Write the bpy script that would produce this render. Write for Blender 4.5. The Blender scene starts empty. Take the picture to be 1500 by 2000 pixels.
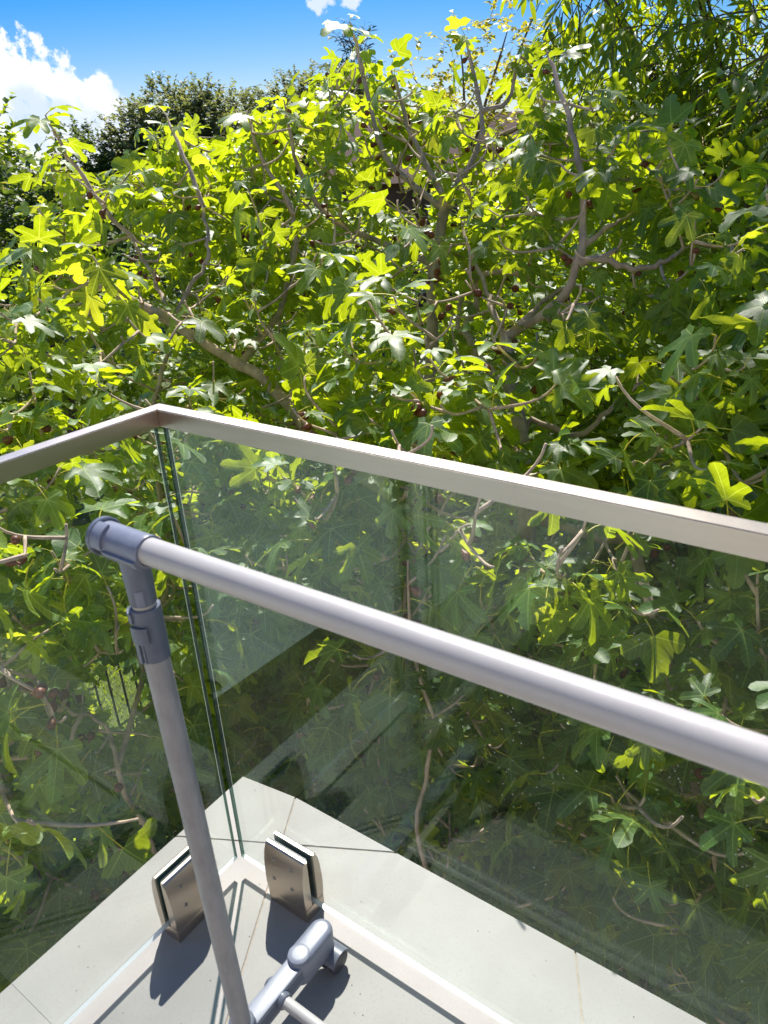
import bpy, bmesh, math, random
import numpy as np
from mathutils import Vector, Matrix, Quaternion
from mathutils.bvhtree import BVHTree

random.seed(7)
rng = np.random.default_rng(11)
R = math.radians
S = bpy.context.scene
COL = S.collection

# ------------------------------------------------------------------ camera
CAM = Vector((0.93578, -0.69600, 1.32061))
FW = Vector((-0.539333, 0.728472, -0.422431))
RT = Vector((0.816128, 0.575785, -0.049054))
UP = Vector((-0.207495, 0.371214, 0.905067))
cd = bpy.data.cameras.new('camera')
cam = bpy.data.objects.new('camera', cd)
COL.objects.link(cam)
cam.matrix_world = Matrix(((RT.x, UP.x, -FW.x, CAM.x), (RT.y, UP.y, -FW.y, CAM.y), (RT.z, UP.z, -FW.z, CAM.z), (0, 0, 0, 1)))
cd.sensor_fit = 'VERTICAL'
cd.sensor_height = 36.0
cd.lens = 26.243
cd.clip_start = 0.02
cd.clip_end = 2000
cd.dof.use_dof = True
cd.dof.focus_distance = 2.6
cd.dof.aperture_fstop = 11.0
S.camera = cam
S.render.resolution_x, S.render.resolution_y = 768, 1024

# ------------------------------------------------------------------ light
SUN = Vector((-0.50, 0.66, 1.0)).normalized()          # towards the sun
S.view_settings.view_transform = 'Standard'
S.view_settings.look = 'None'
S.view_settings.exposure = 0.52
S.view_settings.gamma = 1.0
w = bpy.data.worlds.new('World')
S.world = w
w.use_nodes = True
nt = w.node_tree
nt.nodes.clear()
def N(tree, typ, **kw):
    n = tree.nodes.new(typ)
    for k, v in kw.items():
        setattr(n, k, v)
    return n
def setin(tree, node, idx, val):
    if isinstance(val, bpy.types.NodeSocket):
        tree.links.new(val, node.inputs[idx])
    elif val is not None:
        node.inputs[idx].default_value = val
def M(tree, op, a=None, b=None, c=None, clamp=False):
    n = N(tree, 'ShaderNodeMath', operation=op, use_clamp=clamp)
    for i, v in enumerate((a, b, c)):
        setin(tree, n, i, v)
    return n.outputs[0]
def VM(tree, op, a=None, b=None):
    n = N(tree, 'ShaderNodeVectorMath', operation=op)
    setin(tree, n, 0, a); setin(tree, n, 1, b)
    return n.outputs['Value'] if op in ('DOT_PRODUCT', 'LENGTH') else n.outputs[0]
def ramp(tree, x, a, b):
    n = N(tree, 'ShaderNodeMapRange', interpolation_type='SMOOTHSTEP')
    setin(tree, n, 0, x); setin(tree, n, 1, a); setin(tree, n, 2, b)
    return n.outputs[0]
def mixc(tree, f, a, b, blend='MIX'):
    n = N(tree, 'ShaderNodeMix', data_type='RGBA', blend_type=blend)
    setin(tree, n, 0, f); setin(tree, n, 6, a); setin(tree, n, 7, b)
    return n.outputs[2]
sky = N(nt, 'ShaderNodeTexSky', sky_type='NISHITA')
sky.sun_disc = False
sky.sun_elevation = math.asin(SUN.z)
sky.sun_rotation = math.atan2(SUN.x, SUN.y)
sky.air_density = 1.0
sky.dust_density = 0.6
sky.ozone_density = 2.5
hs = N(nt, 'ShaderNodeHueSaturation')
hs.inputs['Saturation'].default_value = 1.95
nt.links.new(sky.outputs[0], hs.inputs['Color'])
bg = N(nt, 'ShaderNodeBackground')
bg.inputs[1].default_value = 0.082
nt.links.new(mixc(nt, 1.0, hs.outputs[0], (0.92, 0.84, 1.0, 1), 'MULTIPLY'), bg.inputs[0])
tc = N(nt, 'ShaderNodeTexCoord')
gen = tc.outputs['Generated']
# cumulus clouds: (direction, angular radius); the first ones stand in the frame, the rest go on round the horizon
BLOBS = [((-0.8527, 0.5121, 0.095), .050), ((-0.8384, 0.5329, 0.098), .045), ((-0.8266, 0.5542, 0.082), .040),
         ((-0.8147, 0.5739, 0.072), .030), ((-0.803, 0.590, 0.074), .030), ((-0.795, 0.60, 0.058), .026), ((-0.8403, 0.5374, 0.05), .055), ((-0.823, 0.5655, 0.04), .045),
         ((-0.880, 0.470, 0.09), .06), ((-0.91, 0.40, 0.07), .06),
         ((-0.6167, 0.7701, 0.172), .020), ((-0.606, 0.775, 0.184), .026), ((-0.592, 0.785, 0.181), .024), ((-0.575, 0.797, 0.197), .03),
         ((0.55, 0.82, 0.12), .10), ((0.70, 0.70, 0.09), .08), ((0.95, -0.2, 0.13), .12), ((0.3, -0.93, 0.16), .10),
         ((-0.5, -0.85, 0.10), .11), ((-0.97, -0.1, 0.16), .10)]
nz = N(nt, 'ShaderNodeTexNoise', noise_dimensions='3D')
nz.inputs['Scale'].default_value = 52.0
nz.inputs['Detail'].default_value = 9.0
nz.inputs['Roughness'].default_value = 0.6
nt.links.new(gen, nz.inputs['Vector'])
fld = None
for (c, r) in BLOBS:
    c = Vector(c).normalized()
    dt = VM(nt, 'DOT_PRODUCT', gen, tuple(c))
    k = 1 - math.cos(r)
    v = M(nt, 'MULTIPLY_ADD', dt, 1 / k, -math.cos(r) / k)
    fld = v if fld is None else M(nt, 'SMOOTH_MAX', fld, v, 0.35)
fld = M(nt, 'MAXIMUM', fld, -2.0)
edge = M(nt, 'MULTIPLY_ADD', nz.outputs[0], 4.4, -2.2)
dens = ramp(nt, M(nt, 'ADD', fld, edge), -0.05, 0.55)
nz2 = N(nt, 'ShaderNodeTexNoise')
nz2.inputs['Scale'].default_value = 15.0
nz2.inputs['Detail'].default_value = 6.0
sh = N(nt, 'ShaderNodeVectorMath', operation='ADD')
nt.links.new(gen, sh.inputs[0]); sh.inputs[1].default_value = (3.1, 1.7, 0.4)
nt.links.new(sh.outputs[0], nz2.inputs['Vector'])
ccol = mixc(nt, ramp(nt, nz2.outputs[0], 0.40, 0.62), (0.62, 0.72, 0.90, 1), (1.0, 1.0, 1.0, 1))
bgc = N(nt, 'ShaderNodeBackground')
nt.links.new(ccol, bgc.inputs[0])
bgc.inputs[1].default_value = 0.86
mx = N(nt, 'ShaderNodeMixShader')
nt.links.new(dens, mx.inputs[0]); nt.links.new(bg.outputs[0], mx.inputs[1]); nt.links.new(bgc.outputs[0], mx.inputs[2])
wo = N(nt, 'ShaderNodeOutputWorld')
nt.links.new(mx.outputs[0], wo.inputs[0])
sl = bpy.data.lights.new('sun', 'SUN')
sl.energy = 4.9
sl.angle = R(0.53)
sl.color = (1.0, 0.955, 0.88)
so = bpy.data.objects.new('sun', sl)
COL.objects.link(so)
so.rotation_euler = (-SUN).to_track_quat('-Z', 'Y').to_euler()
so.location = (-4, 5, 9)

# ------------------------------------------------------------------ materials
def material(name):
    m = bpy.data.materials.new(name)
    m.use_nodes = True
    t = m.node_tree
    t.nodes.clear()
    out = N(t, 'ShaderNodeOutputMaterial')
    return m, t, out
def principled(name, col, rough=0.5, metal=0.0, spec=0.5, var=0.0, vscale=20.0, bump=0.0, bscale=80.0, stretch=None, col2=None, coat=0.0):
    m, t, out = material(name)
    p = N(t, 'ShaderNodeBsdfPrincipled')
    t.links.new(p.outputs[0], out.inputs[0])
    p.inputs['Base Color'].default_value = (*col, 1)
    p.inputs['Roughness'].default_value = rough
    p.inputs['Metallic'].default_value = metal
    p.inputs['Specular IOR Level'].default_value = spec
    p.inputs['Coat Weight'].default_value = coat
    c = N(t, 'ShaderNodeTexCoord').outputs['Object']
    if stretch:
        vm = N(t, 'ShaderNodeVectorMath', operation='MULTIPLY')
        t.links.new(c, vm.inputs[0]); vm.inputs[1].default_value = stretch
        c = vm.outputs[0]
    if var:
        n = N(t, 'ShaderNodeTexNoise')
        n.inputs['Scale'].default_value = vscale; n.inputs['Detail'].default_value = 7
        n.inputs['Roughness'].default_value = 0.65
        t.links.new(c, n.inputs['Vector'])
        a = tuple(x * (1 - var) for x in col) + (1,)
        b = (*(col2 or tuple(min(1, x * (1 + var)) for x in col)), 1)
        t.links.new(mixc(t, ramp(t, n.outputs[0], 0.3, 0.7), a, b), p.inputs['Base Color'])
        t.links.new(M(t, 'MULTIPLY_ADD', n.outputs[0], 0.2, rough - 0.1), p.inputs['Roughness'])
    if bump:
        n = N(t, 'ShaderNodeTexNoise')
        n.inputs['Scale'].default_value = bscale; n.inputs['Detail'].default_value = 5
        t.links.new(c, n.inputs['Vector'])
        b = N(t, 'ShaderNodeBump')
        b.inputs['Strength'].default_value = bump
        b.inputs['Distance'].default_value = 0.002
        t.links.new(n.outputs[0], b.inputs['Height'])
        t.links.new(b.outputs[0], p.inputs['Normal'])
    return m

def tile_mat():
    m, t, out = material('porcelain_tile')
    p = N(t, 'ShaderNodeBsdfPrincipled')
    t.links.new(p.outputs[0], out.inputs[0])
    c = N(t, 'ShaderNodeNewGeometry').outputs['Position']
    n1 = N(t, 'ShaderNodeTexNoise'); n1.inputs['Scale'].default_value = 7; n1.inputs['Detail'].default_value = 6
    n2 = N(t, 'ShaderNodeTexNoise'); n2.inputs['Scale'].default_value = 170; n2.inputs['Detail'].default_value = 3
    n3 = N(t, 'ShaderNodeTexNoise'); n3.inputs['Scale'].default_value = 46; n3.inputs['Detail'].default_value = 4
    for n in (n1, n2, n3):
        t.links.new(c, n.inputs['Vector'])
    a = mixc(t, ramp(t, n1.outputs[0], 0.3, 0.7), (0.302, 0.289, 0.272, 1), (0.345, 0.331, 0.313, 1))
    a = mixc(t, M(t, 'MULTIPLY', ramp(t, n2.outputs[0], 0.52, 0.72), 0.40), a, (0.27, 0.25, 0.225, 1))
    a = mixc(t, M(t, 'MULTIPLY', ramp(t, n3.outputs[0], 0.60, 0.72), 0.28), a, (0.30, 0.275, 0.24, 1))
    t.links.new(a, p.inputs['Base Color'])
    p.inputs['Roughness'].default_value = 0.55
    b = N(t, 'ShaderNodeBump'); b.inputs['Strength'].default_value = 0.12; b.inputs['Distance'].default_value = 0.001
    t.links.new(n2.outputs[0], b.inputs['Height']); t.links.new(b.outputs[0], p.inputs['Normal'])
    return m

def glass_mat():
    m, t, out = material('balustrade_glass')
    fr = N(t, 'ShaderNodeFresnel'); fr.inputs[0].default_value = 1.52
    tr = N(t, 'ShaderNodeBsdfTransparent'); tr.inputs[0].default_value = (0.970, 0.991, 0.980, 1)
    gl = N(t, 'ShaderNodeBsdfGlossy'); gl.inputs['Roughness'].default_value = 0.0
    gl.inputs[0].default_value = (0.86, 0.99, 0.97, 1)
    mix = N(t, 'ShaderNodeMixShader')
    geo = N(t, 'ShaderNodeNewGeometry')
    # the back face of the sheet sees the ray from inside: use the outer-medium value on both faces
    lw = N(t, 'ShaderNodeLayerWeight'); lw.inputs['Blend'].default_value = 0.5
    f5 = M(t, 'POWER', M(t, 'SUBTRACT', 1.0, M(t, 'ABSOLUTE', VM(t, 'DOT_PRODUCT', geo.outputs['Incoming'], geo.outputs['Normal']))), 5.0)
    f = M(t, 'MULTIPLY_ADD', f5, 0.957, 0.043)
    t.links.new(f, mix.inputs[0]); t.links.new(tr.outputs[0], mix.inputs[1]); t.links.new(gl.outputs[0], mix.inputs[2])
    # dust and dried water spots
    pos = geo.outputs['Position']
    n1 = N(t, 'ShaderNodeTexNoise'); n1.inputs['Scale'].default_value = 3.2; n1.inputs['Detail'].default_value = 5
    v1 = N(t, 'ShaderNodeTexVoronoi'); v1.inputs['Scale'].default_value = 95
    n2 = N(t, 'ShaderNodeTexNoise'); n2.inputs['Scale'].default_value = 9.0
    t.links.new(pos, n1.inputs['Vector']); t.links.new(pos, v1.inputs['Vector']); t.links.new(pos, n2.inputs['Vector'])
    spots = M(t, 'MULTIPLY', ramp(t, v1.outputs['Distance'], 0.11, 0.05), ramp(t, n2.outputs[0], 0.44, 0.64))
    film = M(t, 'MULTIPLY_ADD', ramp(t, n1.outputs[0], 0.25, 0.75), 0.003, 0.001)
    dust = M(t, 'ADD', film, M(t, 'MULTIPLY', spots, 0.45))
    df = N(t, 'ShaderNodeBsdfDiffuse'); df.inputs[0].default_value = (0.8, 0.8, 0.78, 1)
    tl = N(t, 'ShaderNodeBsdfTranslucent'); tl.inputs[0].default_value = (0.8, 0.8, 0.78, 1)
    dm = N(t, 'ShaderNodeMixShader'); dm.inputs[0].default_value = 0.5
    t.links.new(df.outputs[0], dm.inputs[1]); t.links.new(tl.outputs[0], dm.inputs[2])
    m2 = N(t, 'ShaderNodeMixShader')
    t.links.new(dust, m2.inputs[0]); t.links.new(mix.outputs[0], m2.inputs[1]); t.links.new(dm.outputs[0], m2.inputs[2])
    t.links.new(m2.outputs[0], out.inputs[0])
    return m

def glass_edge_mat(name, tint, clear, col, rough):
    m, t, out = material(name)
    d = N(t, 'ShaderNodeBsdfDiffuse'); d.inputs[0].default_value = (*col, 1)
    l = N(t, 'ShaderNodeBsdfTranslucent'); l.inputs[0].default_value = (*col, 1)
    g = N(t, 'ShaderNodeBsdfGlossy'); g.inputs['Roughness'].default_value = rough
    tr = N(t, 'ShaderNodeBsdfTransparent'); tr.inputs[0].default_value = (*tint, 1)
    a = N(t, 'ShaderNodeMixShader'); a.inputs[0].default_value = 0.5
    b = N(t, 'ShaderNodeMixShader'); b.inputs[0].default_value = 0.22
    c = N(t, 'ShaderNodeMixShader'); c.inputs[0].default_value = clear
    t.links.new(d.outputs[0], a.inputs[1]); t.links.new(l.outputs[0], a.inputs[2])
    t.links.new(a.outputs[0], b.inputs[1]); t.links.new(g.outputs[0], b.inputs[2])
    t.links.new(b.outputs[0], c.inputs[1]); t.links.new(tr.outputs[0], c.inputs[2])
    t.links.new(c.outputs[0], out.inputs[0])
    return m

def leaf_mat(name, dcol, tcol, vein, gloss=0.35, veins=True, hue=0.0):
    """green blade: reflects dark, transmits yellow-green, waxy top; veins follow the leaf's own map (u along a rib, v off it)"""
    m, t, out = material(name)
    oi = N(t, 'ShaderNodeObjectInfo').outputs['Random']
    at = N(t, 'ShaderNodeAttribute'); at.attribute_name = 'rnd'
    rnd = M(t, 'FRACT', M(t, 'ADD', oi, at.outputs['Fac']))
    rnd2 = M(t, 'FRACT', M(t, 'MULTIPLY', rnd, 7.31))
    k = M(t, 'MULTIPLY_ADD', rnd, 0.7, 0.65)
    old = ramp(t, rnd2, 0.90, 1.0)
    d = mixc(t, 1.0, (*dcol, 1), k, 'MULTIPLY')
    tt = mixc(t, 1.0, (*tcol, 1), M(t, 'MULTIPLY_ADD', rnd2, 0.7, 0.65), 'MULTIPLY')
    tt = mixc(t, M(t, 'MULTIPLY', old, 0.5), tt, (0.50, 0.42, 0.03, 1))
    pos = N(t, 'ShaderNodeNewGeometry')
    mo = N(t, 'ShaderNodeTexNoise'); mo.inputs['Scale'].default_value = 34; mo.inputs['Detail'].default_value = 4
    t.links.new(pos.outputs['Position'], mo.inputs['Vector'])
    mott = M(t, 'MULTIPLY_ADD', mo.outputs[0], 0.7, 0.65)
    d = mixc(t, 1.0, d, mott, 'MULTIPLY')
    tt = mixc(t, 1.0, tt, mott, 'MULTIPLY')
    nrm = None
    if veins:
        uv = N(t, 'ShaderNodeUVMap'); uv.uv_map = 'rib'
        sp = N(t, 'ShaderNodeSeparateXYZ'); t.links.new(uv.outputs[0], sp.inputs[0])
        u, v = sp.outputs[0], sp.outputs[1]
        wmain = M(t, 'MULTIPLY_ADD', u, -0.011, 0.019)
        vm_ = ramp(t, M(t, 'DIVIDE', v, wmain), 1.1, 0.6)
        st = M(t, 'ABSOLUTE', M(t, 'SUBTRACT', M(t, 'FRACT', M(t, 'MULTIPLY', M(t, 'SUBTRACT', u, M(t, 'MULTIPLY', v, 0.85)), 8.0)), 0.5))
        vs = M(t, 'MULTIPLY', ramp(t, st, 0.07, 0.03), 0.55)
        vf = M(t, 'MAXIMUM', vm_, vs)
        d = mixc(t, vf, d, (*vein, 1))
        tt = mixc(t, M(t, 'MULTIPLY', vf, 0.7), tt, (0.50, 0.55, 0.06, 1))
        bp = N(t, 'ShaderNodeBump'); bp.inputs['Strength'].default_value = 0.25; bp.inputs['Distance'].default_value = 0.004
        bp.invert = True
        t.links.new(M(t, 'ADD', vm_, M(t, 'MULTIPLY', mo.outputs[0], 0.9)), bp.inputs['Height'])
        nrm = bp.outputs[0]
    df = N(t, 'ShaderNodeBsdfPrincipled')
    t.links.new(d, df.inputs['Base Color'])
    df.inputs['Roughness'].default_value = gloss
    df.inputs['Specular IOR Level'].default_value = 0.38
    tl = N(t, 'ShaderNodeBsdfTranslucent')
    t.links.new(tt, tl.inputs[0])
    if nrm:
        t.links.new(nrm, df.inputs['Normal'])
    ad = N(t, 'ShaderNodeAddShader')
    t.links.new(df.outputs[0], ad.inputs[0]); t.links.new(tl.outputs[0], ad.inputs[1])
    t.links.new(ad.outputs[0], out.inputs[0])
    return m

MT = dict(
    tile=tile_mat(),
    grout=principled('grout', (0.42, 0.36, 0.29), 0.9, var=0.2, vscale=60),
    concrete=principled('slab_concrete', (0.36, 0.34, 0.31), 0.9, var=0.25, vscale=6),
    glass=glass_mat(), edge=glass_edge_mat('darkened_glass_edge', (0.05, 0.11, 0.09), 0.85, (0.10, 0.18, 0.15), 0.1),  # upright edges: the dark of internal reflection is put into the tint
    arris=glass_edge_mat('glass_arris', (0.5, 0.7, 0.6), 0.30, (0.66, 0.76, 0.70), 0.2), glint=glass_edge_mat('glass_edge_glint', (0.8, 0.9, 0.9), 0.1, (0.88, 0.92, 0.92), 0.2),  # arris and bottom edge: their bright glint is put into the colour
    rail=principled('brushed_steel_rail', (0.63, 0.55, 0.475), 0.38, metal=1.0, bump=0.10, bscale=60, stretch=(1, 1, 12), var=0.06, vscale=5),
    steel=principled('brushed_steel_clamp', (0.55, 0.47, 0.39), 0.33, metal=1.0, bump=0.012, bscale=90, var=0.03, vscale=8),
    screw=principled('socket_screw', (0.45, 0.43, 0.40), 0.3, metal=1.0),
    hole=principled('dark_socket', (0.02, 0.02, 0.02), 0.6),
    rubber=principled('clear_gasket', (0.03, 0.07, 0.07), 0.35),
    rod=principled('painted_rod', (0.53, 0.505, 0.49), 0.34, spec=0.5, bump=0.03, bscale=120, var=0.03, vscale=30),
    leg=principled('worn_grey_tube', (0.37, 0.36, 0.365), 0.45, var=0.14, vscale=45, bump=0.08, bscale=160, stretch=(1, 1, 0.35)),
    plastic=principled('blue_grey_plastic', (0.15, 0.17, 0.22), 0.38, spec=0.5, bump=0.04, bscale=140, var=0.12, vscale=25),
    plastic2=principled('pale_blue_grey_plastic', (0.23, 0.25, 0.32), 0.36, spec=0.5, bump=0.03, bscale=140, var=0.10, vscale=25),
    wheel=principled('dark_wheel_plastic', (0.05, 0.055, 0.07), 0.4),
    ivory=principled('ivory_sleeve', (0.55, 0.52, 0.46), 0.4),
    bark=principled('fig_bark', (0.57, 0.43, 0.32), 0.85, var=0.35, vscale=18, bump=0.6, bscale=50, stretch=(1, 1, 0.5)),
    dbark=principled('dark_bark', (0.10, 0.075, 0.055), 0.9, var=0.4, vscale=14, bump=0.8, bscale=30),
    twig=principled('brown_twig', (0.16, 0.10, 0.06), 0.8, var=0.3, vscale=20),
    petiole=principled('yellow_petiole', (0.66, 0.60, 0.06), 0.45, var=0.25, vscale=12),
    fig=principled('ripe_fig_skin', (0.16, 0.04, 0.035), 0.36, var=0.5, vscale=22, col2=(0.30, 0.10, 0.04), bump=0.2, bscale=90),
    gfig=principled('green_fig_skin', (0.22, 0.24, 0.04), 0.4, var=0.3, vscale=22, col2=(0.30, 0.20, 0.04)),
    leaf=leaf_mat('fig_leaf_blade', (0.022, 0.068, 0.017), (0.345, 0.41, 0.003), (0.15, 0.22, 0.05), 0.48),
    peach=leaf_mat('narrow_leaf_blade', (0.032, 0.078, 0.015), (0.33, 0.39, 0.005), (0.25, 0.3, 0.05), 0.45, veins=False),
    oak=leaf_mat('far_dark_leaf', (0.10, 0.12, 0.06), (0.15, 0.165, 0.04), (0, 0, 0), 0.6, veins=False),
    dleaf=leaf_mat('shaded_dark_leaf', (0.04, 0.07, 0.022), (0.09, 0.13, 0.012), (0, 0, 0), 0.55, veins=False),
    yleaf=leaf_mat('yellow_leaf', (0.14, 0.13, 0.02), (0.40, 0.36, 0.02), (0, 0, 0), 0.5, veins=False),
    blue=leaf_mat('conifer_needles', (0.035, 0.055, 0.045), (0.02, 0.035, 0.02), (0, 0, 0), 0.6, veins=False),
    soil=principled('garden_soil', (0.085, 0.065, 0.045), 0.95, var=0.4, vscale=4),
    lawn=principled('lawn_ground', (0.10, 0.13, 0.03), 0.95, var=0.4, vscale=3),
    grass=leaf_mat('grass_blade', (0.09, 0.13, 0.025), (0.28, 0.34, 0.03), (0, 0, 0), 0.5, veins=False),
    iron=principled('black_iron', (0.02, 0.02, 0.022), 0.5),
    wall=principled('cream_render', (0.78, 0.72, 0.65), 0.85, var=0.05, vscale=2, bump=0.1),
    paving=principled('pale_paving', (0.44, 0.48, 0.46), 0.8, var=0.1, vscale=3),
    frame=principled('dark_window_frame', (0.035, 0.038, 0.042), 0.4),
    pane=principled('house_window_glass', (0.02, 0.025, 0.03), 0.03, spec=0.8),
    deck=principled('brown_deck_board', (0.075, 0.062, 0.052), 0.75, var=0.3, vscale=9, stretch=(0.2, 3, 3), bump=0.2),
    brick=principled('red_brick', (0.13, 0.065, 0.045), 0.9, var=0.3, vscale=3),
    roof=principled('clay_roof', (0.15, 0.075, 0.05), 0.85, var=0.3, vscale=4),
)

# ------------------------------------------------------------------ helpers
def link(o, parent=None):
    COL.objects.link(o)
    if parent is not None:
        o.parent = parent
    return o
def empty(name, loc, label=None, cat=None, group=None, kind=None):
    o = bpy.data.objects.new(name, None)
    o.empty_display_size = 0.05
    o.location = loc
    COL.objects.link(o)
    return tag(o, label, cat, group, kind)
def tag(o, label=None, cat=None, group=None, kind=None):
    if label: o['label'] = label
    if cat: o['category'] = cat
    if group: o['group'] = group
    if kind: o['kind'] = kind
    return o
def obj(name, me, parent=None, loc=None):
    """me in world coordinates; placed under its parent's base point"""
    o = bpy.data.objects.new(name, me)
    COL.objects.link(o)
    if parent is not None:
        o.parent = parent
        base = parent.location.copy()
        if parent.parent is not None:
            base += parent.parent.location
        if loc is None:
            me.transform(Matrix.Translation(-base))
        else:
            o.location = Vector(loc) - base
    elif loc is not None:
        o.location = loc
    return o
def mesh(name, verts, faces, mats, smooth=False, fmat=None):
    me = bpy.data.meshes.new(name)
    me.from_pydata([tuple(v) for v in verts], [], faces)
    for m in (mats if isinstance(mats, (list, tuple)) else [mats]):
        me.materials.append(m)
    if fmat is not None:
        me.polygons.foreach_set('material_index', fmat)
    if smooth:
        me.polygons.foreach_set('use_smooth', [True] * len(me.polygons))
    me.update()
    return me
def from_bm(name, bm, mats, smooth=False, sharp=35):
    me = bpy.data.meshes.new(name)
    bmesh.ops.recalc_face_normals(bm, faces=bm.faces)
    bm.to_mesh(me)
    bm.free()
    for m in (mats if isinstance(mats, (list, tuple)) else [mats]):
        me.materials.append(m)
    if smooth:
        me.polygons.foreach_set('use_smooth', [True] * len(me.polygons))
        me.set_sharp_from_angle(angle=R(sharp))
    return me
def box_bm(lo, hi, bev=0.0, seg=2, bm=None):
    own = bm is None
    b = bmesh.new()
    x0, y0, z0 = lo; x1, y1, z1 = hi
    vs = [b.verts.new(p) for p in ((x0,y0,z0),(x1,y0,z0),(x1,y1,z0),(x0,y1,z0),(x0,y0,z1),(x1,y0,z1),(x1,y1,z1),(x0,y1,z1))]
    for f in ((0,3,2,1),(4,5,6,7),(0,1,5,4),(1,2,6,5),(2,3,7,6),(3,0,4,7)):
        b.faces.new([vs[i] for i in f])
    if bev:
        bmesh.ops.bevel(b, geom=b.edges[:], offset=bev, segments=seg, affect='EDGES', profile=0.6)
    if own:
        return b
    me = bpy.data.meshes.new('tmp'); b.to_mesh(me); b.free(); bm.from_mesh(me); bpy.data.meshes.remove(me)
    return bm
def box(name, lo, hi, mat, parent=None, bev=0.003, rot=None):
    bm = box_bm(lo, hi, bev)
    if rot is not None:
        bmesh.ops.transform(bm, matrix=rot, verts=bm.verts)
    return obj(name, from_bm(name, bm, mat, smooth=True), parent)
def frame_of(d):
    d = Vector(d).normalized()
    a = Vector((0, 0, 1)) if abs(d.z) < 0.9 else Vector((1, 0, 0))
    x = d.cross(a).normalized()
    return x, x.cross(d).normalized() * -1, d
def tube_vf(pts, rads, seg=8, cap=True):
    """a swept tube through pts; returns vertices and faces"""
    pts = [Vector(p) for p in pts]
    n = len(pts)
    verts, faces = [], []
    d0 = (pts[1] - pts[0]).normalized()
    x, y, _ = frame_of(d0)
    prev = d0
    for i, p in enumerate(pts):
        d = ((pts[min(i + 1, n - 1)] - pts[max(i - 1, 0)])).normalized()
        qd = prev.rotation_difference(d)
        x = qd @ x; y = qd @ y
        prev = d
        for k in range(seg):
            a = 2 * math.pi * k / seg
            verts.append(p + (x * math.cos(a) + y * math.sin(a)) * rads[i])
    for i in range(n - 1):
        for k in range(seg):
            a, b = i * seg + k, i * seg + (k + 1) % seg
            faces.append((a, b, b + seg, a + seg))
    if cap:
        faces.append(tuple(reversed(range(seg))))
        faces.append(tuple(range((n - 1) * seg, n * seg)))
    return verts, faces
def tube(name, pts, rads, mat, parent=None, seg=8, cap=True):
    if not isinstance(rads, (list, tuple)):
        rads = [rads] * len(pts)
    v, f = tube_vf(pts, rads, seg, cap)
    me = mesh(name, v, f, mat, smooth=True)
    me.set_sharp_from_angle(angle=R(50))
    return obj(name, me, parent)
RS = 1.0      # scale of the radii of small turned parts
def lathe(name, axis0, axis1, prof, mat, parent=None, seg=32, sharp=40):
    """prof = [(t along the axis in metres, radius)]"""
    a = Vector(axis0); x, y, d = frame_of(Vector(axis1) - a)
    verts, faces = [], []
    for (t, r) in prof:
        for k in range(seg):
            an = 2 * math.pi * k / seg
            verts.append(a + d * t + (x * math.cos(an) + y * math.sin(an)) * max(r * RS, 1e-5))
    for i in range(len(prof) - 1):
        for k in range(seg):
            p, q = i * seg + k, i * seg + (k + 1) % seg
            faces.append((p, q, q + seg, p + seg))
    faces.append(tuple(reversed(range(seg)))); faces.append(tuple(range((len(prof) - 1) * seg, len(prof) * seg)))
    me = mesh(name, verts, faces, mat, smooth=True)
    me.set_sharp_from_angle(angle=R(sharp))
    return obj(name, me, parent)
def arc_shell(name, axis0, axis1, r0, r1, dir0, a0, a1, t0, t1, mat, parent=None, seg=14, bev=0.0012):
    """piece of a thick tube: angles measured from dir0 about the axis"""
    a = Vector(axis0); d = (Vector(axis1) - a).normalized()
    x = Vector(dir0); x = (x - d * x.dot(d)).normalized(); y = d.cross(x)
    r0, r1 = r0 * RS, r1 * RS
    bm = bmesh.new()
    rows = []
    for i in range(seg + 1):
        an = R(a0 + (a1 - a0) * i / seg)
        e = x * math.cos(an) + y * math.sin(an)
        rows.append([bm.verts.new(a + d * t + e * r) for (t, r) in ((t0, r0), (t1, r0), (t1, r1), (t0, r1))])
    for i in range(seg):
        for k in range(4):
            bm.faces.new((rows[i][k], rows[i][(k + 1) % 4], rows[i + 1][(k + 1) % 4], rows[i + 1][k]))
    bm.faces.new(rows[0][::-1]); bm.faces.new(rows[-1])
    if bev:
        sharp = [e for e in bm.edges if len(e.link_faces) == 2 and e.calc_face_angle(0) > 0.9]
        bmesh.ops.bevel(bm, geom=sharp, offset=bev, segments=2, affect='EDGES')
    return obj(name, from_bm(name, bm, mat, smooth=True), parent)
def prism(name, poly, z0, z1, mat, parent=None, bev=0.0):
    bm = bmesh.new()
    lo = [bm.verts.new((p[0], p[1], z0)) for p in poly]; hi = [bm.verts.new((p[0], p[1], z1)) for p in poly]
    bm.faces.new(hi); bm.faces.new(lo[::-1])
    n = len(poly)
    for i in range(n):
        bm.faces.new((lo[i], lo[(i + 1) % n], hi[(i + 1) % n], hi[i]))
    if bev:
        es = [e for e in bm.edges if all(abs(v.co.z - z1) < 1e-6 for v in e.verts)]
        bmesh.ops.bevel(bm, geom=es, offset=bev, segments=2, affect='EDGES')
    return obj(name, from_bm(name, bm, mat), parent)
def clip(poly, n, c):
    """keep the side n.p <= c"""
    out = []
    for i in range(len(poly)):
        a, b = poly[i], poly[(i + 1) % len(poly)]
        da, db = n[0] * a[0] + n[1] * a[1] - c, n[0] * b[0] + n[1] * b[1] - c
        if da <= 0: out.append(a)
        if (da < 0 < db) or (db < 0 < da):
            t = da / (da - db)
            out.append((a[0] + t * (b[0] - a[0]), a[1] + t * (b[1] - a[1])))
    return out

GZ = -2.7       # garden level below the terrace
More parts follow.
